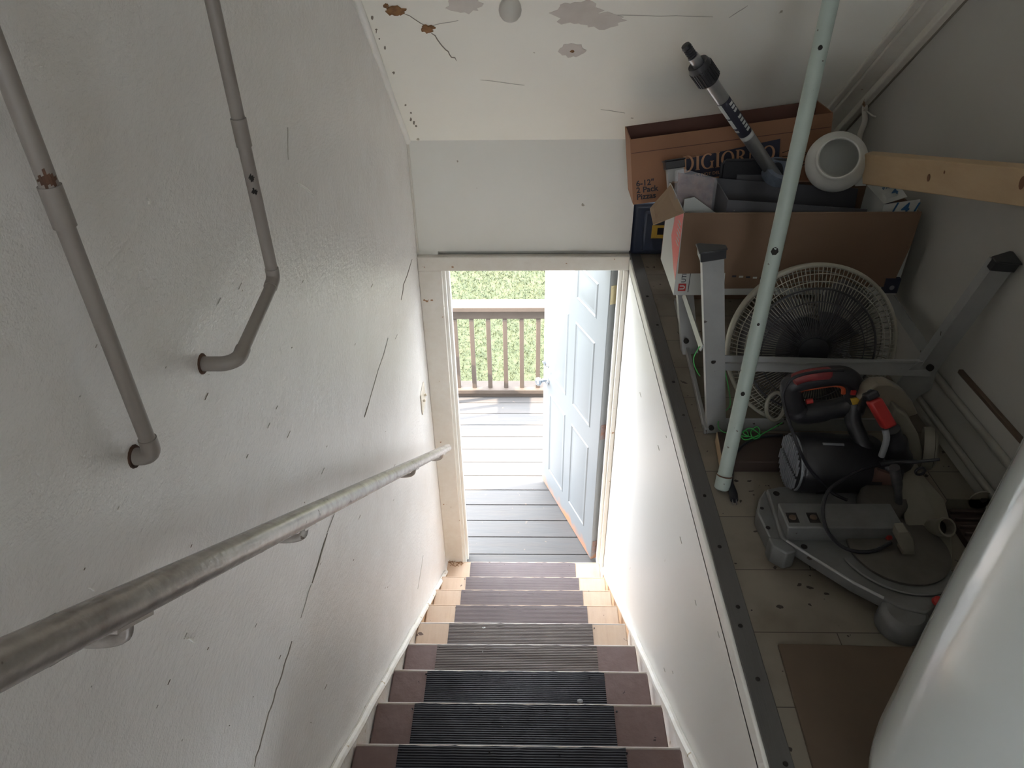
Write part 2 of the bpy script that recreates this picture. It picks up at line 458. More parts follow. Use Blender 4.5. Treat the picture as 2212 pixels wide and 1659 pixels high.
def m_ledge():
    m = nmat('ledge_boards', (0.21, 0.15, 0.12), 0.6)
    nt = m.node_tree; N = nt.nodes; L = nt.links
    b = N['Principled BSDF']
    tc = N.new('ShaderNodeTexCoord')
    mp = N.new('ShaderNodeMapping'); mp.inputs['Location'].default_value = (0.2, -1.04 + 0.365 * 4, 0)
    L.new(tc.outputs['Object'], mp.inputs[0])
    br = N.new('ShaderNodeTexBrick')
    br.inputs['Scale'].default_value = 1.0
    br.inputs['Brick Width'].default_value = 0.9; br.inputs['Row Height'].default_value = 0.1825
    br.inputs['Mortar Size'].default_value = 0.0013
    br.inputs['Color1'].default_value = (0.215, 0.185, 0.145, 1); br.inputs['Color2'].default_value = (0.185, 0.165, 0.13, 1)
    br.inputs['Mortar'].default_value = (0.055, 0.045, 0.035, 1)
    L.new(mp.outputs[0], br.inputs['Vector'])
    nz = N.new('ShaderNodeTexNoise'); nz.inputs['Scale'].default_value = 5; nz.inputs['Detail'].default_value = 8
    L.new(tc.outputs['Object'], nz.inputs['Vector'])
    rp = N.new('ShaderNodeMapRange'); rp.inputs['From Min'].default_value = 0.45; rp.inputs['From Max'].default_value = 0.75
    L.new(nz.outputs['Fac'], rp.inputs['Value'])
    mx = N.new('ShaderNodeMix'); mx.data_type = 'RGBA'; mx.inputs['B'].default_value = (0.10, 0.075, 0.05, 1)
    L.new(rp.outputs[0], mx.inputs['Factor']); L.new(br.outputs['Color'], mx.inputs['A'])
    n2 = N.new('ShaderNodeTexNoise'); n2.inputs['Scale'].default_value = 38; n2.inputs['Detail'].default_value = 2
    L.new(tc.outputs['Object'], n2.inputs['Vector'])
    r2 = N.new('ShaderNodeMapRange'); r2.inputs['From Min'].default_value = 0.70; r2.inputs['From Max'].default_value = 0.715
    L.new(n2.outputs['Fac'], r2.inputs['Value'])
    m2 = N.new('ShaderNodeMix'); m2.data_type = 'RGBA'; m2.inputs['B'].default_value = (0.03, 0.02, 0.015, 1)
    L.new(r2.outputs[0], m2.inputs['Factor']); L.new(mx.outputs['Result'], m2.inputs['A'])
    L.new(m2.outputs['Result'], b.inputs['Base Color'])
    return m


M['ledge'] = m_ledge()


def m_deck():
    m = nmat('deck_weathered', (0.095, 0.091, 0.089), 0.7,
             noise=[(2.2, 0.6, (0.105, 0.086, 0.075), (1, 7, 1)), (5, 0.7, (0.067, 0.067, 0.071), (0.6, 10, 1)), (1.2, 0.4, (0.091, 0.086, 0.083), (1, 7, 1))],
             spots=[(22, 0.70, (0.15, 0.12, 0.10))], bump=(30, 0.3, 0.004, (0.3, 6, 1)))
    return m


M['deck'] = m_deck()  # boards


def m_grass(name, a, b_, c):
    return nmat(name, a, 0.8, noise=[(1.3, 0.7, b_), (9, 0.7, c)])


M['lawn'] = m_grass('lawn_soil', (0.034, 0.043, 0.014), (0.047, 0.052, 0.020), (0.024, 0.036, 0.012))
M['blades'] = m_grass('grass_blades', (0.042, 0.054, 0.018), (0.063, 0.066, 0.030), (0.030, 0.047, 0.018))

# ================================================================== SETTING
LX, RX, FX = -0.51, 0.46, 1.24     # left wall, stair-side wall, far right wall
LZ = 2.09                          # top of the storage ledge
DY = 3.047                         # door wall

wl = struct(MB().box(LX - 0.14, LX, -2.2, 3.16, -0.3, 4.62).build('wall_left', M['wall_left']), 'off-white glossy painted wall left of the stair')
ws = struct(MB().box(RX, RX + 0.08, -0.6, DY + 0.1, -0.3, LZ - 0.02).build('wall_right', M['wall_stair'], bevel=0.006), 'smooth white low wall along the right of the stair')
wf = MB()
wf.box(LX, RX, DY, DY + 0.1, 2.122, 2.64)
wf.box(LX, RX, DY + 0.03, DY + 0.1, 2.04, 2.123)
wf.box(LX, -0.415, DY, DY + 0.1, -0.3, 2.122)
wf.box(RX - 0.02, RX + 0.02, DY, DY + 0.1, -0.3, 2.04)
wf = struct(wf.build('wall_front', M['wall_white']), 'grey-white wall above the open door')
ox = MB()
ox.box(RX + 0.02, FX + 0.12, DY + 0.04, DY + 0.1, -0.9, 2.07)
ox.box(LX - 2.5, LX - 0.14, DY + 0.04, DY + 0.1, -0.9, 2.62)
ox.box(FX + 0.12, FX + 3.2, DY + 0.04, DY + 0.1, -0.9, 2.62)
struct(ox.build('wall_outer', M['exterior']))
struct(MB().box(RX + 0.001, FX + 0.12, 3.205, 3.24, 2.0, 2.52).build('wall_back', M['wall_white']), 'back of the storage recess')
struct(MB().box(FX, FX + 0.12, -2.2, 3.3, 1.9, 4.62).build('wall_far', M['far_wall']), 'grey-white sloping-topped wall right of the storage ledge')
# unseen rear wall of the landing, its opening added to let in fill light
rw = MB()
rw.box(LX, FX, -2.32, -2.2, 1.9, 3.45); rw.box(LX, FX, -2.32, -2.2, 4.05, 4.62)
rw.box(LX, -0.28, -2.32, -2.2, 3.45, 4.05)
rw.box(0.32, FX, -2.32, -2.2, 3.45, 4.05)
struct(rw.build('wall_rear', M['wall_white']))
# ceiling: slope parallel to the stair, flat above the landing
y_top = 3.047 - (4.55 - 2.621) / CS
cm = MB()
cm.hexa([(LX - 0.14, y_top, 4.55), (FX + 0.12, y_top, 4.55), (FX + 0.12, 3.18, cz(3.18)), (LX - 0.14, 3.18, cz(3.18)),
         (LX - 0.14, y_top, 4.65), (FX + 0.12, y_top, 4.65), (FX + 0.12, 3.18, cz(3.18) + 0.065), (LX - 0.14, 3.18, cz(3.18) + 0.065)])
cm.box(LX - 0.14, FX + 0.12, -2.32, y_top, 4.55, 4.69)
ceil = struct(cm.build('ceiling', M['ceiling']), 'sloping painted ceiling')
rf = MB()
rf.hexa([(-3.2, y_top, 4.70), (4.4, y_top, 4.70), (4.4, 3.19, cz(3.19) + 0.07), (-3.2, 3.19, cz(3.19) + 0.07),
         (-3.2, y_top, 4.77), (4.4, y_top, 4.77), (4.4, 3.19, cz(3.19) + 0.12), (-3.2, 3.19, cz(3.19) + 0.12)])
struct(rf.build('roof', M['roof']))
struct(MB().box(RX + 0.0, FX, -0.6, 3.24, LZ - 0.06, LZ).build('floor', M['ledge']), 'dirty beige boards of the storage ledge')
struct(MB().box(LX, FX, -2.2, 0.16, 2.11, 2.17).build('floor_landing', M['tread_paint']))
# threshold
struct(MB().box(-0.39, 0.43, 3.014, 3.036, 0.0, 0.055).build('trim_1', M['trim_white'], bevel=0.004), 'white door sill')


# sloping quarter round between ceiling and left wall, board between ceiling and far wall
def ceil_line(x, y0, y1, dz=-0.004, dx=0):
    return [(x, y0, cz(y0) + dz), (x, y1, cz(y1) + dz)]


struct(MB().tube(smooth_path([(LX + 0.006 + 0.0015 * math.sin(i * 2.1), y, cz(y) - 0.008) for i, y in enumerate([1.0, 1.4, 1.8, 2.2, 2.5, 2.8, 3.04])], 4), 0.013, 10).build('trim_2', M['trim_white']), 'thin white moulding where ceiling meets left wall')
struct(MB().tube([(LX + 0.003, DY - 0.003, 2.61), (LX + 0.003, DY - 0.003, 2.12)], 0.007, 8).build('trim_3', M['trim']))
tb = MB()
y0, y1 = y_top, 3.24
nrm = Vector((0, -CS, -1)).normalized()


def slope_board(mb, x0, x1, th, ya=y0, yb=y1, off=0.0):
    a = [Vector((x0, ya, cz(ya))), Vector((x1, ya, cz(ya))), Vector((x1, yb, cz(yb))), Vector((x0, yb, cz(yb)))]
    a = [p + nrm * off for p in a]
    mb.prism(a, nrm * th)


slope_board(tb, FX - 0.115, FX - 0.09, 0.014)
slope_board(tb, FX - 0.09, FX - 0.0, 0.022)
slope_board(tb, FX - 0.03, FX - 0.0, 0.045)
struct(tb.build('trim_4', M['trim'], bevel=0.004), 'painted board where ceiling meets the right wall')
sb = MB(); slope_board(sb, FX - 0.006, FX - 0.0, 0.004, off=0.045)
struct(sb.build('trim_5', M['crack']))

# ceiling damage (children of the ceiling)
nup = nrm * 0.0015


def decal_ceiling(name, pts, mat, th=0.002, parent=ceil):
    pp = [PC(*p) for p in pts]
    return MB().prism(pp, nrm * th).build(name, mat, parent, smooth=0)


def ragged(cx, cy, rx, ry, n=22, j=0.35, seed=1):
    r = random.Random(seed)
    return [(cx + math.cos(2 * math.pi * k / n) * rx * (1 + r.uniform(-j, j)), cy + math.sin(2 * math.pi * k / n) * ry * (1 + r.uniform(-j, j))) for k in range(n)]


decal_ceiling('torn_spot', ragged(856, 23, 20, 9, seed=3), M['torn'], 0.004)
decal_ceiling('torn_spot', ragged(834, 11, 5, 4, 10, seed=5), M['torn'], 0.004)
decal_ceiling('torn_spot', ragged(923, 61, 15, 8, seed=8), M['torn'], 0.004)
for k, (cx, cy, rx, ry) in enumerate(((1000, 8, 38, 20), (1248, 28, 52, 27), (1300, 44, 45, 17), (1236, 108, 26, 16))):
    decal_ceiling('filler_patch', ragged(cx, cy, rx, ry, 26, 0.22, seed=20 + k), M['plaster'], 0.0006 + 0.0002 * k)
decal_ceiling('torn_spot', ragged(1236, 110, 5, 3, 8, seed=9), M['torn'], 0.002)


def strip_pts(pts, wpx):
    """thin ribbon polygon around a pixel polyline"""
    L_, R_ = [], []
    for i, p in enumerate(pts):
        a = pts[max(i - 1, 0)]; b = pts[min(i + 1, len(pts) - 1)]
        dx, dy = b[0] - a[0], b[1] - a[1]
        l = math.hypot(dx, dy) or 1
        ww = wpx * (0.35 if i in (0, len(pts) - 1) else 1)
        L_.append((p[0] - dy / l * ww, p[1] + dx / l * ww)); R_.append((p[0] + dy / l * ww, p[1] - dx / l * ww))
    return L_, R_


def ribbon(name, pts, wpx, proj, off, mat, parent, th):
    Lp, Rp = strip_pts(pts, wpx)
    mb = MB()
    A = [proj(*p) for p in Lp]; B = [proj(*p) for p in Rp]
    for i in range(len(A) - 1):
        mb.prism([A[i], A[i + 1], B[i + 1], B[i]], off)
    return mb.build(name, mat, parent, smooth=0)


def jit(pts, n=5, a=2, seed=1):
    r = random.Random(seed); out = []
    for i in range(len(pts) - 1):
        for k in range(n):
            t = k / n
            out.append((pts[i][0] * (1 - t) + pts[i + 1][0] * t + r.uniform(-a, a), pts[i][1] * (1 - t) + pts[i + 1][1] * t + r.uniform(-a, a)))
    out.append(pts[-1]); return out


cc = nrm * 0.001
ribbon('crack', jit([(873, 28), (918, 55)], 4, 1.5), 0.6, PC, cc, M['crack'], ceil, 0)
ribbon('crack', jit([(933, 70), (962, 108), (986, 131)], 5, 2), 1.0, PC, cc, M['crack'], ceil, 0)
ribbon('crack', jit([(936, 54), (990, 44)], 4, 1), 0.5, PC, cc, M['crack_light'], ceil, 0)
ribbon('crack', jit([(1305, 32), (1540, 36)], 6, 1), 0.5, PC, cc, M['crack_light'], ceil, 0)
ribbon('crack', jit([(1038, 172), (1133, 184)], 4, 0.6), 0.45, PC, cc, M['crack_light'], ceil, 0)
ribbon('crack', jit([(1575, 38), (1615, 12)], 4, 0.6), 0.4, PC, cc, M['crack_light'], ceil, 0)
ribbon('crack', jit([(1298, 236), (1350, 244)], 3, 0.6), 0.5, PC, cc, M['crack_light'], ceil, 0)
# small dark nicks beside the moulding
rr_ = random.Random(4)
for k in range(12):
    t = rr_.random(); bx_, by_ = 790 + 105 * t, 20 + 270 * t
    decal_ceiling('nick', ragged(bx_ + rr_.uniform(4, 12), by_, rr_.uniform(1, 3), rr_.uniform(1, 5), 7, seed=40 + k), M['crack'], 0.001)

# left wall cracks
PL = lambda px, py: P(px, py, x=LX)
lc = Vector((0.0012, 0, 0))
ribbon('crack', jit([(548, 1655), (580, 1540), (606, 1465), (630, 1385)], 6, 1.2, 2), 0.75, PL, lc, M['crack'], wl, 0)
ribbon('crack', jit([(650, 1335), (672, 1262)], 4, 1.2, 3), 0.6, PL, lc, M['crack_light'], wl, 0)
ribbon('crack', jit([(674, 1260), (707, 1152)], 5, 0.8, 3), 1.1, PL, lc, M['crack'], wl, 0)
ribbon('crack', jit([(707, 1150), (722, 1110)], 3, 0.8, 3), 0.6, PL, lc, M['crack_light'], wl, 0)
ribbon('crack', jit([(787, 902), (797, 870)], 3, 0.6, 4), 0.9, PL, lc, M['crack'], wl, 0)
ribbon('crack', jit([(797, 870), (838, 730)], 4, 1, 4), 0.5, PL, lc, M['crack_light'], wl, 0)
ribbon('crack', jit([(866, 648), (872, 615), (890, 560)], 3, 0.8, 5), 0.55, PL, lc, M['crack'], wl, 0)
ribbon('crack', jit([(902, 1272), (914, 1200)], 3, 0.8, 5), 0.45, PL, lc, M['crack_light'], wl, 0)
ribbon('crack', jit([(621, 275), (622, 345)], 3, 0.5, 6), 0.4, PL, lc, M['crack_light'], wl, 0)
for k, (a, b) in enumerate((((640, 395), (676, 422)), ((398, 1378), (418, 1388)), ((316, 428), (320, 442)), ((190, 1270), (200, 1277)))):
    ribbon('paint_chip', jit([a, ((a[0] + b[0]) / 2 + 2, (a[1] + b[1]) / 2 - 2), b], 2, 0.5, 6 + k), 1.6, PL, Vector((0.003, 0, 0)), M['trim_white'], wl, 0)
for k in range(46):
    px = rr_.uniform(150, 860); py = rr_.uniform(600, 1600)
    ln = rr_.uniform(3, 16) * (0.4 + rr_.random() * 0.8)
    ribbon('nick', [(px, py), (px - ln * 0.45, py + ln)], rr_.uniform(0.25, 0.7), PL, lc, M['crack_light'] if k % 3 else M['crack'], wl, 0)
# right low wall scuffs
PR = lambda px, py: P(px, py, x=RX - 0.0)
for k in range(14):
    px = rr_.uniform(1380, 1560); py = rr_.uniform(700, 1500)
    ln = rr_.uniform(5, 16)
    if px < 1365 + (py - 560) * 0.25:
        ribbon('nick', [(px, py), (px + ln * 0.25, py + ln)], rr_.uniform(0.4, 0.9), PR, Vector((-0.0012, 0, 0)), M['crack_light'], ws, 0)

# door surround
struct(MB().box(LX, -0.402, 3.022, DY, -0.045, 2.035).build('trim_6', M['trim'], bevel=0.004), 'painted casing left of the door')
struct(MB().box(LX, RX - 0.001, 3.016, DY + 0.002, 2.036, 2.108).build('trim_7', M['trim'], bevel=0.005), 'painted casing over the door')
struct(MB().box(0.436, RX - 0.001, 3.022, DY, 0.0, 2.035).build('trim_8', M['trim'], bevel=0.004), 'narrow painted casing right of the door')
jm = MB()
jm.box(-0.415, -0.388, DY, DY + 0.104, 0.0, 2.04); jm.box(-0.388, -0.374, DY + 0.03, DY + 0.075, 0.03, 2.03)
jm.box(0.432, 0.452, DY, DY + 0.104, 0.0, 2.04); jm.box(-0.388, 0.432, DY + 0.002, DY + 0.104, 2.03, 2.045)
jm.box(0.418, 0.432, DY + 0.0, DY + 0.035, 0.03, 2.03)
struct(jm.build('trim_9', M['trim_white'], bevel=0.002), 'white door jambs')
# debris at the foot of the left casing
dm = MB()
for k in range(26):
    c = Vector((rr_.uniform(-0.49, -0.40), rr_.uniform(2.98, 3.02), 0.079))
    d_ = Vector((rr_.uniform(-1, 1), rr_.uniform(-1, 1), 0.1)).normalized() * rr_.uniform(0.004, 0.012)
    dm.tube([c - d_, c + d_], 0.0015, 5)
tag(dm.build('debris', M['torn']), 'brown crumbs of dirt at the foot of the left door casing', 'debris', kind='stuff')

# skirting strips and stringer boards following the stair
def strip_side(nm, x, sgn, pa, pb, label):
    a = Vector((x, pa[0], pa[1])); b = Vector((x, pb[0], pb[1]))
    d_ = (b - a); b2 = b + d_ * 0.62
    n_ = 34
    pts = [a.lerp(b2, i / n_) + Vector((0, 0, 0.0035 * math.sin(i * 1.9) + 0.0025 * math.sin(i * 4.3))) for i in range(n_ + 1)]
    struct(MB().tube(pts, 0.0125, 8).build(nm, M['skirt']), label)
    # white stringer above the painted steps, bare pine beside the lower ones
    for nm2, t0, t1, mt in (('trim_%s' % (12 if sgn < 0 else 14), 0.47, 1.62, M['skirt']), ('trim_%s' % (13 if sgn < 0 else 15), 0.0, 0.47, M['pine'])):
        p0 = a + d_ * t0; p1 = a + d_ * t1
        q = [p0, p1, p1 - Vector((0, 0, 0.34)), p0 - Vector((0, 0, 0.34 if t0 > 0 else 0.16))]
        q = [Vector((x + sgn * 0.013, v.y, v.z)) for v in q]
        struct(MB().prism(q, (-sgn * 0.012, 0, 0)).build(nm2, mt))


strip_side('baseboard_left', LX + 0.011, -1, (2.93, 0.085), (1.0, 1.593), 'worn white skirting strip descending along the left wall')
strip_side('baseboard_right', RX - 0.011, 1, (2.955, 0.088), (1.017, 1.538), 'worn white skirting strip descending along the right wall')

# grey edge strip of the ledge with screws
es = struct(MB().box(RX + 0.004, RX + 0.052, -0.5, DY + 0.2, LZ, LZ + 0.006).build('trim_10', M['edge_strip'], bevel=0.002), 'grey screwed strip along the edge of the storage ledge')
struct(MB().box(RX - 0.004, RX + 0.006, -0.6, DY - 0.03, LZ - 0.045, LZ + 0.003).build('trim_11', M['trim_white'], bevel=0.004))
for px, py in ((1404, 640), (1424, 702), (1453, 825), (1472, 897), (1520, 1071), (1550, 1181), (1586, 1311), (1597, 1352), (1629, 1467), (1680, 1650)):
    c = P(px, py, z=LZ + 0.006)
    MB().lathe([(0, 0.0022), (0.0045, 0.0018), (0.0055, 0)], (RX + 0.03 + rr_.uniform(-0.006, 0.006), c.y, c.z), (0, 0, 1), 10).build('screw', M['dark'], es)

# ------------------------------------------------------------------ stair
stair = empty('staircase', (-0.03, 2.98, 0.0), 'narrow closed staircase of painted and bare wooden treads going down to the door', 'stairs')
for k in range(-1, 11):
    yn = 2.749 - 0.235 * k; zt = 0.253 + 0.1746 * k
    if k == -1: yn = 3.012
    low = k <= 3
    tm = M['tread_bare'] if low else M['tread_paint']
    x0, x1 = -0.497, 0.433
    yb = 2.749 - 0.235 * (k + 1) - 0.03
    tread_o = MB().box(x0, x1, yb, yn, zt - 0.028, zt).build('tread', tm, stair, bevel=0.007)
    MB().box(x0, x1, yn - 0.045, yn - 0.028, zt - 0.1746, zt - 0.027).build('riser', tm, stair)
    a, b = (-0.355, 0.283) if low else (-0.371, 0.275)
    mm = M['rubber_low'] if k <= 2 else (M['rubber_mid'] if k <= 4 else M['rubber_dark'])
    # rubber mat, slightly wavy at its front edge, turned over the nosing
    rm = MB(); n_ = 28; V = []; F = []
    for j in range(n_ + 1):
        x = a + (b - a) * j / n_
        wv = 0.0016 * math.sin(j * 1.1 + k) + 0.001 * math.sin(j * 2.7 + 2 * k)
        prof = [(yb + 0.001, 0.0005), (yb + 0.001, 0.003), (yn - 0.05, 0.0035), (yn - 0.012, 0.004 + abs(wv)), (yn - 0.0035 + wv, 0.004), (yn - 0.0035 + wv, 0.0004)]
        V += [(x, py_, zt + pz_) for py_, pz_ in prof]
    for j in range(n_):
        for i in range(5):
            F.append((j * 6 + i, j * 6 + i + 1, (j + 1) * 6 + i + 1, (j + 1) * 6 + i))
    rm.add(V, F); mat_o = rm.build('rubber_mat', mm, stair)
    # worn pale nosing
    MB().tube([(x0 + 0.003, yn - 0.0005, zt - 0.0045), (x1 - 0.003, yn - 0.0005, zt - 0.0045)], 0.0052, 8).build('nosing', M['nosing'] if k > 2 else M['tread_bare'], tread_o)
    # nails of the mat
    for j in range(4):
        MB().lathe([(0, 0.0062), (0.003, 0.0055), (0.0035, 0.003)], (a + 0.03 + (b - a - 0.06) * (j + rr_.uniform(-0.2, 0.2)) / 3 , yn - 0.02 + rr_.uniform(-0.006, 0.004), zt), (0, 0, 1), 8).build('nail', mm, mat_o)
MB().prism([(-0.49, 2.95, 0.0), (-0.49, 0.2, 2.0), (-0.49, 0.2, 1.7), (-0.49, 2.85, -0.2), (-0.49, 2.95, -0.2)], (0.9, 0, 0)).build('carcass', M['pine'], stair)
pb = P(1253, 1516, z=0.253 + 0.1746 * 5 + 0.008)
tag(MB().lathe([(0, -0.006), (0.008, -0.004), (0.011, 0.0), (0.008, 0.004), (0, 0.0055)], pb + Vector((0, 0, 0.002)), (0, 0.1, 1), 14).build('pebble', M['vent_grey']), 'small grey pebble lying on a black rubber stair mat', 'pebble')

# ------------------------------------------------------------------ door
H = Vector((0.386, 3.09, 0)); F_ = Vector((0.095, 3.832, 0))
du = (F_ - H).normalized(); W_ = (F_ - H).length
dn = Vector((du.y, -du.x, 0)).normalized()      # points away from the stair side
if dn.x < 0: dn = -dn


def dp(u, z, t=0.0):
    return H + du * u + dn * t + Vector((0, 0, z))


ZB, ZT = 0.022, 2.022
door = MB()
door.hexa([dp(0, ZB), dp(W_, ZB), dp(W_, ZB, .044), dp(0, ZB, .044), dp(0, ZT), dp(W_, ZT), dp(W_, ZT, .044), dp(0, ZT, .044)])
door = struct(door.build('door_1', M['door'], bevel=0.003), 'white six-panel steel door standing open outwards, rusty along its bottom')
for u0, u1 in ((0.115, 0.355), (0.445, 0.685)):
    for z0, z1 in ((0.20, 0.84), (0.98, 1.54), (1.68, 1.88)):
        pm = MB()
        wd_ = 0.016
        for s_ in (0,):
            # raised moulding ring and raised field
            def ring(a0, a1, b0, b1, h0, h1, wI):
                o_ = [dp(a0, b0, -h0), dp(a1, b0, -h0), dp(a1, b1, -h0), dp(a0, b1, -h0)]
                m_ = [dp(a0 + wI / 2, b0 + wI / 2, -h1), dp(a1 - wI / 2, b0 + wI / 2, -h1), dp(a1 - wI / 2, b1 - wI / 2, -h1), dp(a0 + wI / 2, b1 - wI / 2, -h1)]
                i_ = [dp(a0 + wI, b0 + wI, -h0), dp(a1 - wI, b0 + wI, -h0), dp(a1 - wI, b1 - wI, -h0), dp(a0 + wI, b1 - wI, -h0)]
                fs = []
                for k in range(4):
                    l = (k + 1) % 4
                    fs += [(k, l, l + 4, k + 4), (k + 4, l + 4, l + 8, k + 8)]
                pm.add(o_ + m_ + i_, fs)
            ring(u0, u1, z0, z1, 0.0, 0.0045, wd_)
            a0, a1, b0, b1 = u0 + 0.034, u1 - 0.034, z0 + 0.034, z1 - 0.034
            o_ = [dp(a0, b0, 0), dp(a1, b0, 0), dp(a1, b1, 0), dp(a0, b1, 0)]
            i_ = [dp(a0 + .02, b0 + .02, -.004), dp(a1 - .02, b0 + .02, -.004), dp(a1 - .02, b1 - .02, -.004), dp(a0 + .02, b1 - .02, -.004)]
            pm.add(o_ + i_, [(0, 1, 5, 4), (1, 2, 6, 5), (2, 3, 7, 6), (3, 0, 4, 7), (4, 5, 6, 7)])
        pm.build('panel', M['door'], door, smooth=20)
kb = dp(W_ - 0.062, 0.915)
hd = MB()
hd.lathe([(0, 0), (0.033, 0), (0.033, 0.006), (0.026, 0.012), (0.012, 0.015), (0.012, 0.04), (0.02, 0.046), (0.027, 0.056), (0.027, 0.068), (0.02, 0.076), (0, 0.078)], kb, -dn, 24)
hd.lathe([(0, 0), (0.033, 0), (0.033, 0.006), (0.012, 0.012), (0.012, 0.04), (0.026, 0.05), (0.026, 0.068), (0, 0.075)], kb + dn * 0.044, dn, 24)
hd.build('handle', M['steel_blue'], door)
db = dp(W_ - 0.062, 1.04)
hb = MB(); hb.lathe([(0, 0), (0.028, 0), (0.028, 0.008), (0.022, 0.014), (0, 0.015)], db, -dn, 20)
hb.beam(db - dn * 0.014 - Vector((0, 0, .016)), db - dn * 0.03 + Vector((0, 0, .018)), 0.006, 0.012, up=dn)
hb.build('deadbolt', M['steel_blue'], door)
MB().hexa([dp(W_ + .001, 0.86, .008), dp(W_ + .002, 0.86, .008), dp(W_ + .002, 0.86, .036), dp(W_ + .001, 0.86, .036),
           dp(W_ + .001, 0.97, .008), dp(W_ + .002, 0.97, .008), dp(W_ + .002, 0.97, .036), dp(W_ + .001, 0.97, .036)]).build('latch_plate', M['steel_blue'], door)
for zz, mt in ((1.87, M['brass']), (1.03, M['hinge_rust']), (0.13, M['hinge_rust'])):
    hg = MB()
    hg.hexa([dp(-.0025, zz - .05, .006), dp(.0, zz - .05, .006), dp(.0, zz - .05, .046), dp(-.0025, zz - .05, .046),
             dp(-.0025, zz + .05, .006), dp(.0, zz + .05, .006), dp(.0, zz + .05, .046), dp(-.0025, zz + .05, .046)])
    hg.tube([dp(-.005, zz - .052, .05), dp(-.005, zz + .052, .05)], 0.007, 10)
    for dz_, t_ in ((-.035, .018), (0, .03), (.035, .018)):
        hg.lathe([(0, .0015), (.004, .001), (.0045, 0)], dp(-.0025, zz + dz_, t_), -du, 8)
    hg.build('hinge', mt, door)

# ------------------------------------------------------------------ outside
dk = MB()
dk.box(-0.387, 0.431, 3.04, 3.146, -0.035, 0.0)
yy = 3.151
while yy < 4.98:
    dk.box(-1.45, 1.6, yy, yy + 0.142, -0.035, 0.0)
    yy += 0.148
dk.box(-1.45, 1.6, 3.152, 4.98, -0.20, -0.06)
tag(dk.build('deck', M['deck'], bevel=0.003), 'weathered wooden deck outside the open door', 'deck')


def railing(name, p0, p1, n, label, posts=(0, 1), phase=0.5, cap_w=0.14):
    p0 = Vector(p0); p1 = Vector(p1)
    r_ = empty(name, p0, label, 'railing', 'deck railings')
    d_ = (p1 - p0).normalized()
    up = Vector((0, 0, 1))
    MB().beam(p0 + up * 0.832, p1 + up * 0.832, cap_w, 0.038).build('top_rail', M['rail_wood'], r_, bevel=0.004)
    MB().beam(p0 + up * 0.768, p1 + up * 0.768, 0.038, 0.088).build('upper_rail', M['rail_wood'], r_, bevel=0.003)
    MB().beam(p0 + up * 0.066, p1 + up * 0.066, 0.14, 0.038).build('bottom_rail', M['rail_wood'], r_, bevel=0.004)
    MB().beam(p0 + up * 0.0235, p1 + up * 0.0235, 0.09, 0.047).build('sill_rail', M['rail_wood'], r_, bevel=0.003)
    return r_, d_


r1, d1 = railing('deck_railing', (-1.45, 4.9, 0), (1.6, 4.9, 0), 0, 'weathered deck railing with square balusters straight ahead beyond the door')
x = -0.575 - 0.13 * 6
while x < 1.5:
    MB().box(x - 0.017, x + 0.017, 4.865, 4.899, 0.084, 0.726).build('baluster', M['rail_wood'], r1, bevel=0.002)
    x += 0.13
SX = -1.33
r2, d2 = railing('deck_railing', (SX, 4.82, 0), (SX, 4.30, 0), 0, 'short deck railing along the left side, out of the doorway')
for k in range(4):
    yb_ = 4.73 - 0.115 * k
    MB().box(SX - 0.017, SX + 0.017, yb_ - 0.017, yb_ + 0.017, 0.084, 0.73).build('baluster', M['rail_wood'], r2, bevel=0.002)
MB().box(SX - 0.045, SX + 0.045, 4.2, 4.29, 0.0, 0.95).build('post', M['rail_wood'], r2, bevel=0.004)
# lawn
gm = MB()
gm.add([(-14, 3.1, -0.72), (14, 3.1, -0.72), (14, 6, -0.74), (-14, 6, -0.74), (14, 40, 0.3), (-14, 40, 0.3)], [(0, 1, 2, 3), (3, 2, 4, 5)])
struct(gm.build('ground', M['lawn']))
gv = []; gf = []
rg = random.Random(11)
for k in range(90000):
    gx = rg.uniform(-3.2, 2.4); gy = 5.0 + 7.5 * rg.random() ** 1.2
    gz = -0.74 + (0.3 + 0.74) * max(gy - 6, 0) / 34.0
    a = rg.uniform(0, math.pi); wd_ = rg.uniform(0.002, 0.0045) * (1 + (gy - 5) * 0.15); hh = rg.uniform(0.015, 0.05)
    lx, ly = rg.uniform(-.04, .04), rg.uniform(-.04, .04)
    b = len(gv)
    gv += [(gx - math.cos(a) * wd_, gy - math.sin(a) * wd_, gz), (gx + math.cos(a) * wd_, gy + math.sin(a) * wd_, gz), (gx + lx, gy + ly, gz + hh)]
    gf.append((b, b + 1, b + 2))
gme = bpy.data.meshes.new('grass'); gme.from_pydata(gv, [], gf); gme.materials.append(M['blades'])
go = bpy.data.objects.new('grass', gme); COL.objects.link(go)
tag(go, 'sunlit green grass of the lawn beyond the deck railing', 'grass', kind='stuff')

# ------------------------------------------------------------------ pipes on the left wall
e1 = P(290, 986, x=LX)
PX1 = LX + 0.026
p1 = empty('heating_pipe', (PX1, e1.y, e1.z), 'painted vertical pipe nearest the photographer, its elbow turning into the left wall above the handrail', 'pipe', 'painted pipes on the left wall')


def arc(c, a, b, r, n=7):
    """quarter bend from c+a*r to c+b*r about the corner"""
    return [Vector(c) + Vector(a) * r * (1 - math.sin(t * math.pi / 2 / n)) + Vector(b) * r * (1 - math.cos(t * math.pi / 2 / n)) for t in range(n + 1)]


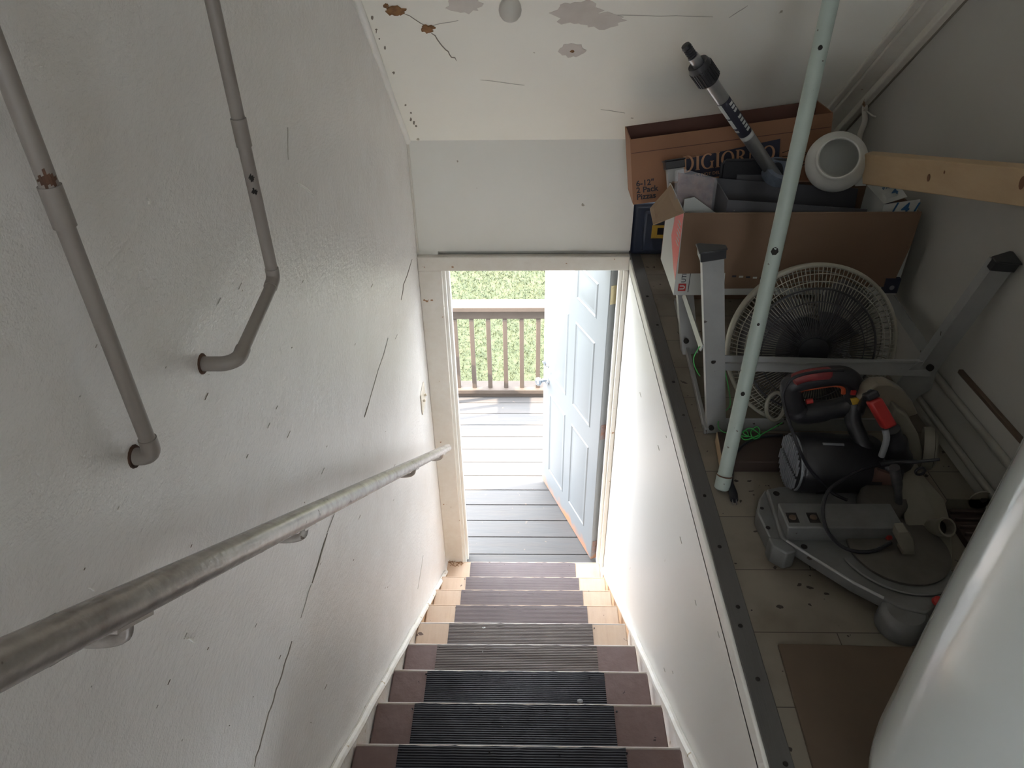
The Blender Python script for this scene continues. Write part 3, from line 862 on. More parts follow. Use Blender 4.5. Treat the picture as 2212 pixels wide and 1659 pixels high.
rad = 0.0098
MB().tube([(PX1, e1.y, e1.z + 0.018), (PX1, e1.y, 4.545)], rad, 16).build('pipe', M['pipe_paint'], p1)
MB().tube([(LX - 0.01, e1.y - 0.0, e1.z)] + arc((PX1, e1.y, e1.z), (-1, 0, 0), (0, 0, 1), 0.016)[0:] + [(PX1, e1.y, e1.z + 0.03)], rad + 0.0017, 16).build('elbow', M['pipe_paint'], p1)
zc = P(118, 450, x=PX1).z
MB().tube([(PX1, e1.y, zc - 0.022), (PX1, e1.y, zc + 0.022)], rad + 0.002, 16).build('coupling', M['pipe_paint'], p1)
MB().lathe([(0.0098, 0), (0.016, 0.0), (0.0150, 0.002), (0.0098, 0.002)], (LX, e1.y, e1.z), (1, 0, 0), 14).build('rusty_collar', M['rust'], p1)
zr = P(92, 388, x=PX1).z


def pipe_chip(cx, cy, cz_, r, parent, mat, hgt, span, seed):
    """irregular flaked spot wrapped on a vertical pipe, facing the stair"""
    rr = random.Random(seed); mb = MB(); n_ = 7
    base = math.atan2(CAM.y - cy, CAM.x - cx)
    for k in range(n_):
        a0 = base + span * (k / n_ - 0.5); a1 = base + span * ((k + 1) / n_ - 0.5)
        f_ = math.sin(math.pi * (k + 0.5) / n_)
        z0 = cz_ - hgt * f_ * rr.uniform(0.4, 1.1); z1 = cz_ + hgt * f_ * rr.uniform(0.4, 1.1)
        V = [Vector((cx + r * math.cos(a), cy + r * math.sin(a), z)) for a, z in ((a0, z0), (a1, z0 + .001), (a1, z1), (a0, z1 - .001))]
        mb.prism(V, Vector((math.cos(a0), math.sin(a0), 0)) * 0.0006)
    return mb.build('rust_patch', mat, parent, smooth=0)


pipe_chip(PX1, e1.y, zr, rad + 0.0003, p1, M['rust'], 0.012, 1.9, 3)

e2 = P(437, 786, x=LX)
PX2 = LX + 0.052
yv = P(592, 604, x=PX2).y; zv = P(592, 604, x=PX2).z
p2 = empty('heating_pipe', (PX2, e2.y, e2.z), 'painted pipe farther down the left wall, bending sideways before it turns into the wall', 'pipe', 'painted pipes on the left wall')
r2_ = 0.0105
z2 = e2.z
MB().tube([(LX - 0.01, e2.y, z2)] + arc((PX2, e2.y, z2), (-1, 0, 0), (0, 1, 0), 0.024) + [(PX2, e2.y + 0.04, z2 + 0.003)], r2_ + 0.0015, 16).build('elbow', M['pipe_paint'], p2)
MB().tube([(PX2, e2.y + 0.03, z2 + 0.002), (PX2, yv - 0.012, zv - 0.002)], r2_, 16).build('horizontal_run', M['pipe_paint'], p2)
MB().tube([(PX2, yv - 0.025, zv - 0.003)] + arc((PX2, yv, zv), (0, -1, 0), (0, 0, 1), 0.014) + [(PX2, yv, zv + 0.022)], r2_ + 0.0015, 16).build('elbow', M['pipe_paint'], p2)
MB().tube([(PX2, yv, zv + 0.015), (PX2, yv, cz(yv) - 0.012)], r2_, 16).build('pipe', M['pipe_paint'], p2)
zc = P(524, 284, x=PX2).z
MB().tube([(PX2, yv, zc - 0.022), (PX2, yv, zc + 0.022)], r2_ + 0.0018, 16).build('coupling', M['pipe_paint'], p2)
MB().lathe([(r2_, 0), (0.017, 0.0), (0.016, 0.002), (r2_, 0.002)], (LX, e2.y, e2.z), (1, 0, 0), 14).build('rusty_collar', M['rust'], p2)
for px, py in ((553, 368), (558, 400)):
    zz = P(px, py, x=PX2).z
    pipe_chip(PX2, yv, zz, r2_ + 0.0003, p2, M['dark'], 0.008, 0.9, px)

# ------------------------------------------------------------------ handrail
hr = empty('handrail', (-0.42, 0.694, 2.728), 'long round handrail with chipped grey paint bracketed to the left wall', 'handrail')
ha = Vector((-0.42, 2.885, 1.094)); hb_ = Vector((-0.42, 0.694, 2.728)); hdv = (ha - hb_).normalized()
h0 = hb_ - hdv * 0.95
MB().tube([h0] + [h0.lerp(ha, t / 24) for t in range(1, 24)] + [ha - hdv * 0.006, ha + hdv * 0.004, ha + hdv * 0.009], [0.0202] * 24 + [0.0202, 0.017, 0.006], 24).build('rail', M['rail_paint'], hr)
for wy in (0.47, 0.955, 2.0, 2.68):
    c = hb_ + hdv * ((wy - hb_.y) / hdv.y)
    bk = MB()
    wz = c.z - 0.055
    bk.lathe([(0, 0.012), (0.016, 0.009), (0.026, 0.004), (0.028, 0)], (LX, wy, wz), (1, 0, 0), 16)
    bk.tube(smooth_path([(LX + 0.006, wy, wz), (LX + 0.05, wy, wz - 0.002), (-0.43, wy, wz + 0.008), (-0.42, wy, c.z - 0.019)], 5), 0.0075, 10)
    bk.beam(c - hdv * 0.035 - Vector((0, 0, 0.023)), c + hdv * 0.035 - Vector((0, 0, 0.023)), 0.022, 0.005)
    bk.build('bracket', M['rail_paint'], hr)

# light switch
swy, swz = 2.80, 1.474
sw = MB().box(LX, LX + 0.006, swy - 0.058, swy + 0.058, swz - 0.058, swz + 0.058).build('light_switch', M['switch'], bevel=0.003)
tag(sw, 'ivory double light switch on the left wall beside the door casing', 'light switch')
for dy_ in (-0.023, 0.023):
    MB().beam((LX + 0.006, swy + dy_, swz), (LX + 0.018, swy + dy_, swz + 0.006), 0.008, 0.011).build('toggle', M['switch'], sw, bevel=0.0015)

# ceiling bulb
bc = P(1102, 22, D=1.95)
axu = -nrm
bl = empty('ceiling_lamp', bc + axu * 0.1, 'bare opal light bulb in a white lampholder on the sloping ceiling', 'lamp')
R0 = 0.031
prof = [(0, -R0), (0.012, -0.0286), (0.022, -0.0218), (0.029, -0.011), (R0, 0.0), (0.0295, 0.011), (0.025, 0.022), (0.019, 0.034), (0.0145, 0.045), (0.0135, 0.058)]
MB().lathe(prof, bc, axu, 32).build('bulb', M['bulb'], bl)
hcl = (bc.z + CS * bc.y - cz(0)) / (-(axu.z + CS * axu.y))   # distance to the ceiling plane
MB().lathe([(0.013, 0.05), (0.02, 0.052), (0.022, 0.075), (0.05, 0.09), (0.055, hcl - 0.002), (0, hcl)] if hcl > 0.1 else [(0.013, 0.05), (0.05, hcl)], bc, axu, 28).build('lampholder', M['porcelain'], bl)

# ------------------------------------------------------------------ STORAGE LEDGE
G = LZ
# --- tool case
case = empty('tool_case', (0.75, 3.12, G), 'dark navy plastic tool case with a yellow label at the back end of the ledge', 'tool case')
CX0, CX1, CY0, CY1, CZ1 = 0.463, 0.95, 3.045, 3.185, 2.335
MB().box(CX0, CX1, CY0 + 0.02, CY1, G, CZ1).build('body', M['navy_plastic'], case, bevel=0.02, seg=3)
MB().box(CX0 + 0.05, CX1 - 0.04, CY0, CY0 + 0.03, G + 0.025, CZ1 - 0.03).build('front_shell', M['navy_plastic'], case, bevel=0.01)
ya_ = CY0 - 0.0015
la = P(1409, 487, y=ya_); lb = P(1440, 515, y=ya_)
MB().box(la.x, la.x + 0.14, ya_, CY0 + 0.001, lb.z, la.z).build('label', M['yellow'], case)
MB().box(la.x + 0.025, la.x + 0.14, ya_ - 0.001, ya_, lb.z + 0.018, la.z - 0.012).build('print', M['ink'], case)
# --- plain carton carrying the pizza carton
pc = MB().box(0.66, 1.12, 2.64, 2.98, G, 2.52).build('cardboard_box', M['card'], bevel=0.002)
tag(pc, 'plain brown cardboard box hidden beneath the pizza carton', 'box')


# --- flat glyph helpers
def text_obj(name, body, origin, ux, uz, size, mat, parent, ext=0.0006, bold=0.0, space=1.0, alignx='LEFT'):
    """lettering lying in the plane ux/uz, facing away from the surface"""
    cu = bpy.data.curves.new(name, 'FONT')
    cu.body = body; cu.size = size; cu.extrude = ext; cu.offset = bold; cu.space_character = space; cu.align_x = alignx
    cu.resolution_u = 3
    tmp = bpy.data.objects.new(name + '_t', cu); COL.objects.link(tmp)
    bpy.context.view_layer.update()
    me = bpy.data.meshes.new_from_object(tmp.evaluated_get(bpy.context.evaluated_depsgraph_get()))
    bpy.data.objects.remove(tmp)
    ux = Vector(ux).normalized(); uz = Vector(uz).normalized(); nn = ux.cross(uz)
    Mx = Matrix(((ux.x, uz.x, nn.x, origin[0]), (ux.y, uz.y, nn.y, origin[1]), (ux.z, uz.z, nn.z, origin[2]), (0, 0, 0, 1)))
    me.transform(Mx)
    me.materials.clear(); me.materials.append(mat)
    o = bpy.data.objects.new(name, me); COL.objects.link(o)
    if parent:
        o.parent = parent; o.matrix_parent_inverse = parent.matrix_basis.inverted()
    return o


def poly2(mb, pts, f, th):
    a = [f(*p) for p in pts]
    nn = (a[1] - a[0]).cross(a[2] - a[0]).normalized()
    mb.prism(a, th)


def arcpts(cx, cy, rx, ry, a0, a1, n):
    return [(cx + rx * math.cos(math.radians(a0 + (a1 - a0) * k / n)), cy + ry * math.sin(math.radians(a0 + (a1 - a0) * k / n))) for k in range(n + 1)]


def serif(mb, ch, x, f, th, s=1.0):
    """simple display serif capitals, unit height; returns the advance"""
    t, sf, h = 0.17, 0.06, 0.05

    def stem(cx, y0=0, y1=1, tt=t):
        for q in ([(cx - tt / 2, y0), (cx + tt / 2, y0), (cx + tt / 2, y1), (cx - tt / 2, y1)],
                  [(cx - tt / 2 - sf, y0), (cx + tt / 2 + sf, y0), (cx + tt / 2 + sf, y0 + h), (cx - tt / 2 - sf, y0 + h)],
                  [(cx - tt / 2 - sf, y1 - h), (cx + tt / 2 + sf, y1 - h), (cx + tt / 2 + sf, y1), (cx - tt / 2 - sf, y1)]):
            poly2(mb, [(x + a, b) for a, b in q], f, th)

    def band(o_, i_):
        for k in range(len(o_) - 1):
            poly2(mb, [(x + o_[k][0], o_[k][1]), (x + o_[k + 1][0], o_[k + 1][1]), (x + i_[k + 1][0], i_[k + 1][1]), (x + i_[k][0], i_[k][1])], f, th)
    if ch == 'I':
        stem(0.16); return 0.38
    if ch == 'D':
        stem(0.16)
        band(arcpts(0.24, 0.5, 0.52, 0.5, -90, 90, 14), arcpts(0.24, 0.5, 0.36, 0.44, -90, 90, 14)); return 0.86
    if ch == 'O':
        band(arcpts(0.45, 0.5, 0.44, 0.52, 0, 360, 24), arcpts(0.45, 0.5, 0.28, 0.44, 0, 360, 24)); return 0.96
    if ch == 'G':
        band(arcpts(0.45, 0.5, 0.44, 0.52, 50, 320, 20), arcpts(0.45, 0.5, 0.28, 0.44, 50, 320, 20))
        stem(0.74, 0.02, 0.5, 0.13); return 0.96
    if ch == 'R':
        stem(0.16)
        band(arcpts(0.24, 0.74, 0.38, 0.26, -90, 90, 12), arcpts(0.24, 0.74, 0.22, 0.2, -90, 90, 12))
        poly2(mb, [(x + 0.30, 0.5), (x + 0.47, 0.5), (x + 0.82, 0.0), (x + 0.64, 0.0)], f, th); return 0.84
    if ch == 'N':
        stem(0.14, tt=0.08); stem(0.74, tt=0.08)
        poly2(mb, [(x + 0.08, 1.0), (x + 0.27, 1.0), (x + 0.78, 0.0), (x + 0.66, 0.0)], f, th); return 0.9
    return 0.4


# --- pizza carton (open top), rolled about 7 degrees
pz = empty('pizza_carton', (0.72, 2.68, 2.52), 'tan open-topped pizza carton with DIGIORNO lettering, tilted under the sloping ceiling', 'box')
yf = 2.60
BL_ = P(1368, 442, y=yf); TLp = P(1361, 302, y=yf); TRp = P(1800, 243, y=yf)
ux = (TRp - TLp).normalized(); uzv = Vector((0, 0, 1)); uzv = (uzv - ux * uzv.dot(ux)).normalized()
cw = (TRp - TLp).length; chh = (TLp - BL_).dot(uzv)
yd = Vector((0, 0.165, 0))
O = TLp - uzv * chh


def cp(u, v, d=0.0):
    """point on the carton: u along, v up, d back"""
    return O + ux * u + uzv * v + Vector((0, d, 0))


th_ = 0.004
dd = 0.165


def panel(name, pts, off, mat, par, bevel=0):
    return MB().prism(pts, off).build(name, mat, par, smooth=0)


panel('front_panel', [cp(0, 0), cp(cw, 0), cp(cw, chh), cp(0, chh)], (0, th_, 0), M['card_orange'], pz)
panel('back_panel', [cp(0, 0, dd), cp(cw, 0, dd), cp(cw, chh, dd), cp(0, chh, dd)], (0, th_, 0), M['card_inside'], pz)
panel('end_panel', [cp(0, 0, th_), cp(0, chh, th_), cp(0, chh, dd), cp(0, 0, dd)], ux * th_, M['card_orange'], pz)
panel('end_panel', [cp(cw, 0, th_), cp(cw, chh, th_), cp(cw, chh, dd), cp(cw, 0, dd)], ux * -th_, M['card_orange'], pz)
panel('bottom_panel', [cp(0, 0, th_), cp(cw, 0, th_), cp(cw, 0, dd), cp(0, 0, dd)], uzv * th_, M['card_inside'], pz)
# crease under the rim
panel('crease', [cp(0.002, chh - 0.05, -0.0004), cp(cw - 0.002, chh - 0.05, -0.0004), cp(cw - 0.002, chh - 0.0475, -0.0004), cp(0.002, chh - 0.0475, -0.0004)], (0, 0.0004, 0), M['card_inside'], pz)
# dark logo block
lab0 = P(1467, 347, y=yf) - O; u0 = lab0.dot(ux); v1 = lab0.dot(uzv)
lab1 = P(1682, 352, y=yf) - O; u1 = lab1.dot(ux)
v0 = (P(1466, 392, y=yf) - O).dot(uzv)
vt = (P(1682, 300, y=yf) - O).dot(uzv)
panel('logo_block', [cp(u0, v0, -0.001), cp(u1, v0, -0.001), cp(u1, vt, -0.001), cp(u0, v1, -0.001)], (0, 0.0012, 0), M['navy_print'], pz)
lt = MB()
gh = 0.055
gx0 = u0 + 0.012; vb = v0 + 0.034
total = 0.86 + 0.38 + 0.96 + 0.38 + 0.96 + 0.84 + 0.9 + 0.96
gs = (u1 - u0 - 0.024) / total
xx = 0.0
for i_c, ch in enumerate('DIGIORNO'):
    sc2 = 1.15 if i_c == 0 else 1.0
    f = lambda a, b, sc2=sc2: cp(gx0 + a * gs, vb + b * gh * sc2 - (0.004 if sc2 > 1 else 0), -0.002)
    xx += serif(lt, ch, xx, f, Vector((0, 0.001, 0)))
lt.build('lettering', M['tan_print'], pz, smooth=0)
text_obj('slogan', "IT'S NOT DELIVERY", cp(u0 + 0.05, v0 + 0.010, -0.0012), ux, uzv, 0.016, M['tan_print'], pz, 0.0003)
pu0 = (P(1371, 400, y=yf) - O)
fsz = 0.030
for i_, s_ in enumerate(('6-12"', '2 Pack', 'Pizzas')):
    text_obj('lettering', s_, cp(0.014, (P(1371, 402 + 14.5 * i_, y=yf) - O).dot(uzv) - 0.002, -0.0008), ux, uzv, fsz, M['ink'], pz, 0.0004, bold=0.0006)

# --- open box of supplies
sx0, sx1, sy0, sy1 = 0.474, 1.192, 2.12, 2.40
bz = 2.383; tz = 2.662
bx = empty('open_supply_box', (0.83, 2.26, bz), 'open printed cardboard box heaped with supplies, red and white at its left end', 'box')
tk = 0.005
MB().box(sx0, sx1, sy0, sy0 + tk, bz, tz).build('front_panel', M['white_card'], bx)
MB().box(sx0, sx1, sy1 - tk, sy1, bz, tz).build('back_panel', M['card'], bx)
MB().box(sx0, sx0 + tk, sy0 + tk, sy1 - tk, bz, tz).build('end_panel', M['white_card'], bx)
MB().box(sx1 - tk, sx1, sy0 + tk, sy1 - tk, bz, tz).build('end_panel', M['card'], bx)
MB().box(sx0 + tk, sx1 - tk, sy0 + tk, sy1 - tk, bz, bz + tk).build('bottom_panel', M['card'], bx)
# front flap folded down over the printing
fz = P(1520, 590, y=sy0 - 0.006).z; fz2 = P(1700, 622, y=sy0 - 0.006).z; fxm = P(1565, 600, y=sy0 - 0.006).x
fp = [(sx0 + 0.004, sy0 - 0.009, fz), (fxm, sy0 - 0.010, fz + .002), (fxm + .004, sy0 - 0.010, fz2), (sx1 - 0.025, sy0 - 0.012, fz2 + 0.006), (sx1 - 0.004, sy0 - 0.008, tz - 0.1), (sx1, sy0 - 0.002, tz + 0.002), (sx0, sy0 - 0.002, tz + 0.002)]
MB().prism(fp, (0, 0.004, 0)).build('front_flap', M['card'], bx, smooth=0)
MB().tube([(sx0 + 0.001, sy0 - 0.0005, tz), (sx1 - 0.001, sy0 - 0.0005, tz)], 0.0035, 8).build('fold', M['card'], bx)
# left flap folded outwards
lf = [P(1473, 459, y=sy0), P(1457, 404, y=sy1 - 0.06), P(1404, 455, y=2.30), P(1411, 487, y=2.20)]
lf = [Vector((sx0, sy0 + 0.004, tz)), Vector((sx0, sy1 - 0.03, tz)), P(1404, 452, y=2.33), P(1411, 487, y=2.17)]
MB().prism(lf, (0, 0, 0.004)).build('side_flap', M['card_light'], bx, smooth=0)
# back flap, mostly behind the contents
MB().prism([(sx0 + 0.01, sy1, tz), (sx1 - 0.01, sy1, tz), (sx1 - 0.02, sy1 + 0.05, tz - 0.10), (sx0 + 0.02, sy1 + 0.05, tz - 0.10)], (0, 0.004, 0.002)).build('back_flap', M['card'], bx, smooth=0)
# right flap, a dark wing folded out
# red print on the end
ex = sx0 - 0.0008
MB().prism([(ex, sy0 + 0.002, tz - 0.002), (ex, sy0 + 0.10, tz - 0.002), (ex, sy0 + 0.14, tz - 0.13), (ex, sy0 + 0.05, bz + 0.075), (ex, sy0 + 0.002, bz + 0.055)], (0.0012, 0, 0)).build('red_print', M['red_print'], bx, smooth=0)
for k in range(6):
    zc_ = tz - 0.045 - 0.014 * k
    MB().box(ex - 0.0006, ex, sy0 + 0.014, sy0 + 0.055 + 0.006 * (k % 2), zc_, zc_ + 0.005).build('print_line', M['white_card'], bx, smooth=0)
# logo at the lower left of the front
lg = P(1473, 623, y=sy0 - 0.001)
MB().box(lg.x - 0.0125, lg.x + 0.0125, sy0 - 0.0014, sy0, lg.z - 0.010, lg.z + 0.017).build('logo', M['red_plastic'], bx, bevel=0.004)
text_obj('lettering', 'U', (lg.x + 0.008, sy0 - 0.0016, lg.z - 0.004), (0, 0, 1), (-1, 0, 0), 0.022, M['white_card'], bx, 0.0004, bold=0.0008)
text_obj('lettering', 'UTILITECH', (lg.x + 0.009, sy0 - 0.0012, lg.z + 0.021), (0, 0, 1), (-1, 0, 0), 0.021, M['ink'], bx, 0.0004)
MB().box(lg.x + 0.020, lg.x + 0.0225, sy0 - 0.0008, sy0, lg.z - 0.014, lg.z + 0.06).build('print_line', M['grey_card'], bx, smooth=0)
dl = P(1915, 598, y=sy0 - 0.0035); dl2 = P(1948, 640, y=sy0 - 0.0035)
MB().box(dl.x - 0.004, sx1 - 0.004, sy0 - 0.0145, sy0, bz + 0.012, dl.z - 0.002).build('dark_label', M['navy_print'], bx, smooth=0)
MB().lathe([(0, 0.0006), (0.008, 0.0006), (0.008, 0)], (dl.x + 0.022, sy0 - 0.0145, bz + 0.032), (0, -1, 0), 14).build('label_mark', M['vent_grey'], bx)
for k in range(5):
    a_ = P(1582 + 15 * k, 598 + 1.0 * k, y=sy0 - 0.0145)
    MB().box(a_.x, a_.x + 0.013, sy0 - 0.0112, sy0 - 0.0092, a_.z - 0.003, a_.z + 0.003).build('print_line', M['ink'] if k % 2 == 0 else M['white_card'], bx, smooth=0)

# contents (each a thing of its own, standing in the box)
IB = bz + tk
# long open grey carton
gc = empty('grey_carton', (0.85, 2.2, IB), 'long dark grey open carton lying across the supply box behind its front edge', 'carton')
g0 = P(1570, 428, y=2.16); g1 = P(1855, 425, y=2.16)
gb = P(1545, 385, y=2.29); gb1 = P(1800, 408, y=2.29)
MB().prism([(g0.x, 2.145, IB), (g1.x + .05, 2.145, IB), (g1.x + 0.03, 2.145, g1.z - 0.035), (g0.x, 2.145, g0.z)], (0, 0.003, 0)).build('front_panel', M['grey_card'], gc, smooth=0)
MB().prism([(gb.x, 2.29, IB), (gb1.x + 0.1, 2.29, IB), (gb1.x + 0.08, 2.29, gb1.z), (gb.x, 2.29, gb.z)], (0, 0.003, 0)).build('back_panel', M['grey_card'], gc, smooth=0)
MB().prism([(g0.x, 2.146, IB), (g0.x, 2.146, g0.z), (gb.x, 2.29, gb.z), (gb.x, 2.29, IB)], (0.003, 0, 0)).build('end_panel', M['grey_card'], gc, smooth=0)
MB().box(g0.x, g1.x, 2.15, 2.288, IB, IB + 0.12).build('filling', M['grey_card'], gc, smooth=0)
# torn cling-film package with a printed insert
pk = empty('plastic_package', (0.56, 2.2, IB), 'clear plastic package with a reddish printed insert at the left end of the supply box', 'package')
k0 = P(1460, 372, y=2.24); k1 = P(1545, 388, y=2.24)
MB().prism([(sx0 + 0.02, 2.25, IB), (g0.x - 0.01, 2.25, IB), (k1.x, 2.25, k1.z), (k0.x + 0.01, 2.25, k0.z - 0.005)], (0, 0.002, 0)).build('insert', M['pepper'], pk, smooth=0)
MB().prism([(sx0 + 0.018, 2.244, IB), (g0.x - 0.008, 2.244, IB), (k1.x + 0.006, 2.236, k1.z + 0.006), (k0.x + 0.02, 2.236, k0.z + 0.012), (k0.x - 0.004, 2.240, k0.z + 0.004)], (0, 0.001, 0)).build('film', M['clear'], pk, smooth=0)
kw = P(1470, 432, y=2.19); kw1 = P(1560, 455, y=2.19)
MB().prism([(sx0 + 0.01, 2.18, IB), (g0.x - 0.012, 2.18, IB), (g0.x - 0.012, 2.18, kw1.z - 0.01), (kw.x + 0.04, 2.18, kw.z + 0.012), (sx0 + 0.01, 2.18, kw.z + 0.006)], (0, 0.002, 0)).build('white_backing', M['white_card'], pk, smooth=0)
# black tray
tr = empty('black_tray', (0.75, 2.35, IB), 'black plastic paint tray standing behind the grey carton', 'tray')
t0 = P(1562, 346, y=2.33); t1 = P(1705, 352, y=2.33)
MB().box(t0.x, t1.x, 2.325, 2.332, IB, t0.z).build('pan', M['black_plastic'], tr, bevel=0.003)
MB().tube([(t0.x, 2.328, IB + .02), (t0.x, 2.328, t0.z - 0.012), (t0.x + 0.012, 2.328, t0.z), (t1.x - 0.012, 2.328, t0.z), (t1.x, 2.328, t0.z - 0.012), (t1.x, 2.328, IB + .02)], 0.0055, 8).build('rim', M['black_rubber'], tr)
MB().box(t0.x + 0.05, t0.x + 0.14, 2.318, 2.326, IB, t0.z - 0.045).build('divider', M['grey_card'], tr)
# roll of tape
tp = P(1680, 372, y=2.305)
trl = MB()
trl.lathe([(0.030, -0.02), (0.046, -0.02), (0.046, 0.02), (0.030, 0.02), (0.030, -0.02)], tp, (0.15, -0.55, 1), 28)
trl = trl.build('tape_roll', M['tape_blue'], None, smooth=30)
tag(trl, 'crumpled slate-blue roll of tape beside the foot of the telescopic pole', 'tape')
# bulb carton with 4 PACK
bb = empty('bulb_carton', (1.1, 2.17, IB), 'small white carton printed with a blue 4 at the right end of the supply box', 'carton')
yb0 = 2.135
c0 = P(1903, 463, y=yb0); c1 = P(1985, 458, y=yb0); c2 = P(1990, 430, y=yb0); c3 = P(1900, 442, y=yb0)
x0_, x1_ = c0.x, min(c1.x, sx1 - 0.008)
ztp = c3.z
MB().prism([(x0_, yb0, IB), (x1_, yb0, IB), (x1_ + 0.0, yb0, ztp + 0.016), (x0_, yb0, ztp)], (0, 0.002, 0)).build('front_panel', M['white_card'], bb, smooth=0)
MB().prism([(x0_, yb0 + .002, IB), (x0_, yb0 + .002, ztp), (x0_ - 0.015, yb0 + 0.11, ztp + 0.02), (x0_ - 0.015, yb0 + 0.11, IB)], (0.002, 0, 0)).build('side_panel', M['white_card'], bb, smooth=0)
MB().prism([(x0_, yb0 + .002, ztp), (x0_ + 0.07, yb0 + .012, ztp + 0.018), (x0_ + 0.075, yb0 + 0.10, ztp + 0.03), (x0_ - 0.015, yb0 + 0.11, ztp + 0.02)], (0, 0, 0.002)).build('top_panel', M['white_card'], bb, smooth=0)
MB().prism([(x0_ - 0.016, yb0 + .11, ztp + 0.02), (x0_ - 0.055, yb0 + 0.10, ztp + 0.022), (x0_ - 0.055, yb0 + 0.14, ztp + 0.05), (x0_ - 0.02, yb0 + 0.14, ztp + 0.04)], (0, 0.002, 0)).build('open_tab', M['white_card'], bb, smooth=0)
MB().box(x0_ + 0.004, x1_ - 0.004, yb0 + 0.03, yb0 + 0.1, IB, ztp - 0.03).build('filling', M['ink'], bb, smooth=0)
text_obj('lettering', '/ 4 /', (x0_ + 0.030, yb0 - 0.0006, ztp - 0.028), (1, 0, 0.0), (0, 0, 1), 0.048, M['ink_blue'], bb, 0.0004, bold=0.001)
tu = Vector((0.0, -1, -0.15)).normalized()
text_obj('lettering', '4', (x0_ + 0.034, yb0 + 0.032, ztp + 0.0195), (0.97, 0.1, 0.24), (0.1, 0.97, 0.12), 0.040, M['ink_blue'], bb, 0.0006, bold=0.0008)
text_obj('lettering', 'PACK', (x0_ + 0.018, yb0 + 0.068, ztp + 0.0215), (0.97, 0.1, 0.24), (0.1, 0.97, 0.12), 0.018, M['ink_blue'], bb, 0.0006)
# round glass shade
gl = P(1806, 350, y=2.235)
sh_ax = (Vector((-0.30, -0.85, 0.44))).normalized()
rs = 0.090
pr = [(0.055, 0.078), (0.058, 0.081), (0.062, 0.079), (0.064, 0.070)] + [(rs * math.cos(a), rs * math.sin(a)) for a in [math.radians(t) for t in range(42, -80, -8)]] + [(0.02, -0.089), (0, -0.09)]
pr_in = [((rs - 0.004) * math.cos(a), (rs - 0.004) * math.sin(a)) for a in [math.radians(t) for t in range(-80, 46, 8)]]
shd = MB().lathe(pr[:-2] + [(0.02, -0.0885), (0.0, -0.089)], gl, sh_ax, 48)
shd.lathe([(0, -0.085)] + pr_in + [(0.055, 0.068), (0.055, 0.078)], gl, sh_ax, 48)
tag(shd.build('globe_shade', M['frosted'], None, smooth=60), 'round frosted glass lamp globe with its open mouth towards the camera, on the supply box', 'lamp globe')
# wire scraps
wm = MB()
for k in range(4):
    a = P(1690, 330 + 8 * k, y=2.52); 
    wm.tube(smooth_path([a + Vector((0, 0, 0)), a + Vector((0.04, -0.01, 0.015 - 0.01 * k)), a + Vector((0.09, 0.0, -0.005 + 0.012 * (k % 2)))], 5), 0.0012, 6)
tag(wm.build('wire_scraps', M['dark'], None), 'thin dark scraps of wire against the pizza carton behind the pole', 'wire')

# --- telescopic paint pole
pt = P(1480, 97, D=2.02); pe = P(1668, 372, D=2.32)
pd = (pe - pt).normalized()
tp_ = empty('telescopic_pole', pe, 'telescopic aluminium paint pole with black threaded tip leaning out of the supply box', 'pole')
pL = (pe - pt).length


def pp(px, py):
    """distance along the pole for a pixel on it"""
    best, bi = 9, 0
    for i in range(0, 400):
        q = pt + pd * pL * i / 399
        rel = q - CAM
        zz = -rel.dot(BACK)
        ux_, uy_ = 1106 + FPX * rel.dot(RIGHT) / zz, 829.5 - FPX * rel.dot(UP) / zz
        e = (ux_ - px) ** 2 + (uy_ - py) ** 2
        if i == 0 or e < best: best, bi = e, i
    return pL * bi / 399


prof = [(0.0, 0), (0.0125, 0.001), (0.0138, 0.006)]
for k in range(5):
    prof += [(0.0145, 0.010 + k * 0.007), (0.0118, 0.0135 + k * 0.007)]
prof += [(0.0155, 0.046), (0.0155, pp(1495, 125))]
MB().lathe(prof, pt, pd, 20).build('threaded_tip', M['black_rubber'], tp_)
a_ = pp(1495, 125); b_ = pp(1505, 146); c_ = pp(1524, 178)
MB().tube([pt + pd * (a_ - 0.002), pt + pd * (b_ + 0.01)], 0.0165, 20).build('inner_tube', M['alu_bright'], tp_)
gm_ = MB().lathe([(0.017, b_ - 0.004), (0.030, b_ - 0.010), (0.034, b_ + 0.004), (0.034, c_), (0.028, c_ + 0.006), (0.020, c_ + 0.008)], pt, pd, 28)
u_ = pd.orthogonal().normalized(); v_ = pd.cross(u_)
for k in range(24):
    a = 2 * math.pi * k / 24; r_ = u_ * math.cos(a) + v_ * math.sin(a)
    gm_.beam(pt + pd * (b_ + 0.006) + r_ * 0.034, pt + pd * (c_ - 0.002) + r_ * 0.034, 0.003, 0.004, up=r_)
gm_.build('locking_collar', M['black_plastic'], tp_)
MB().tube([pt + pd * (c_ + 0.005), pe + pd * 0.06], 0.0205, 20).build('outer_tube', M['alu_bright'], tp_)
d0, d1_ = pp(1562, 215), pp(1612, 285)
lbo = MB().lathe([(0.0206, d0), (0.0210, d0 + .001), (0.0210, d1_), (0.0206, d1_ + .001)], pt, pd, 24).build('label', M['ink'], tp_)
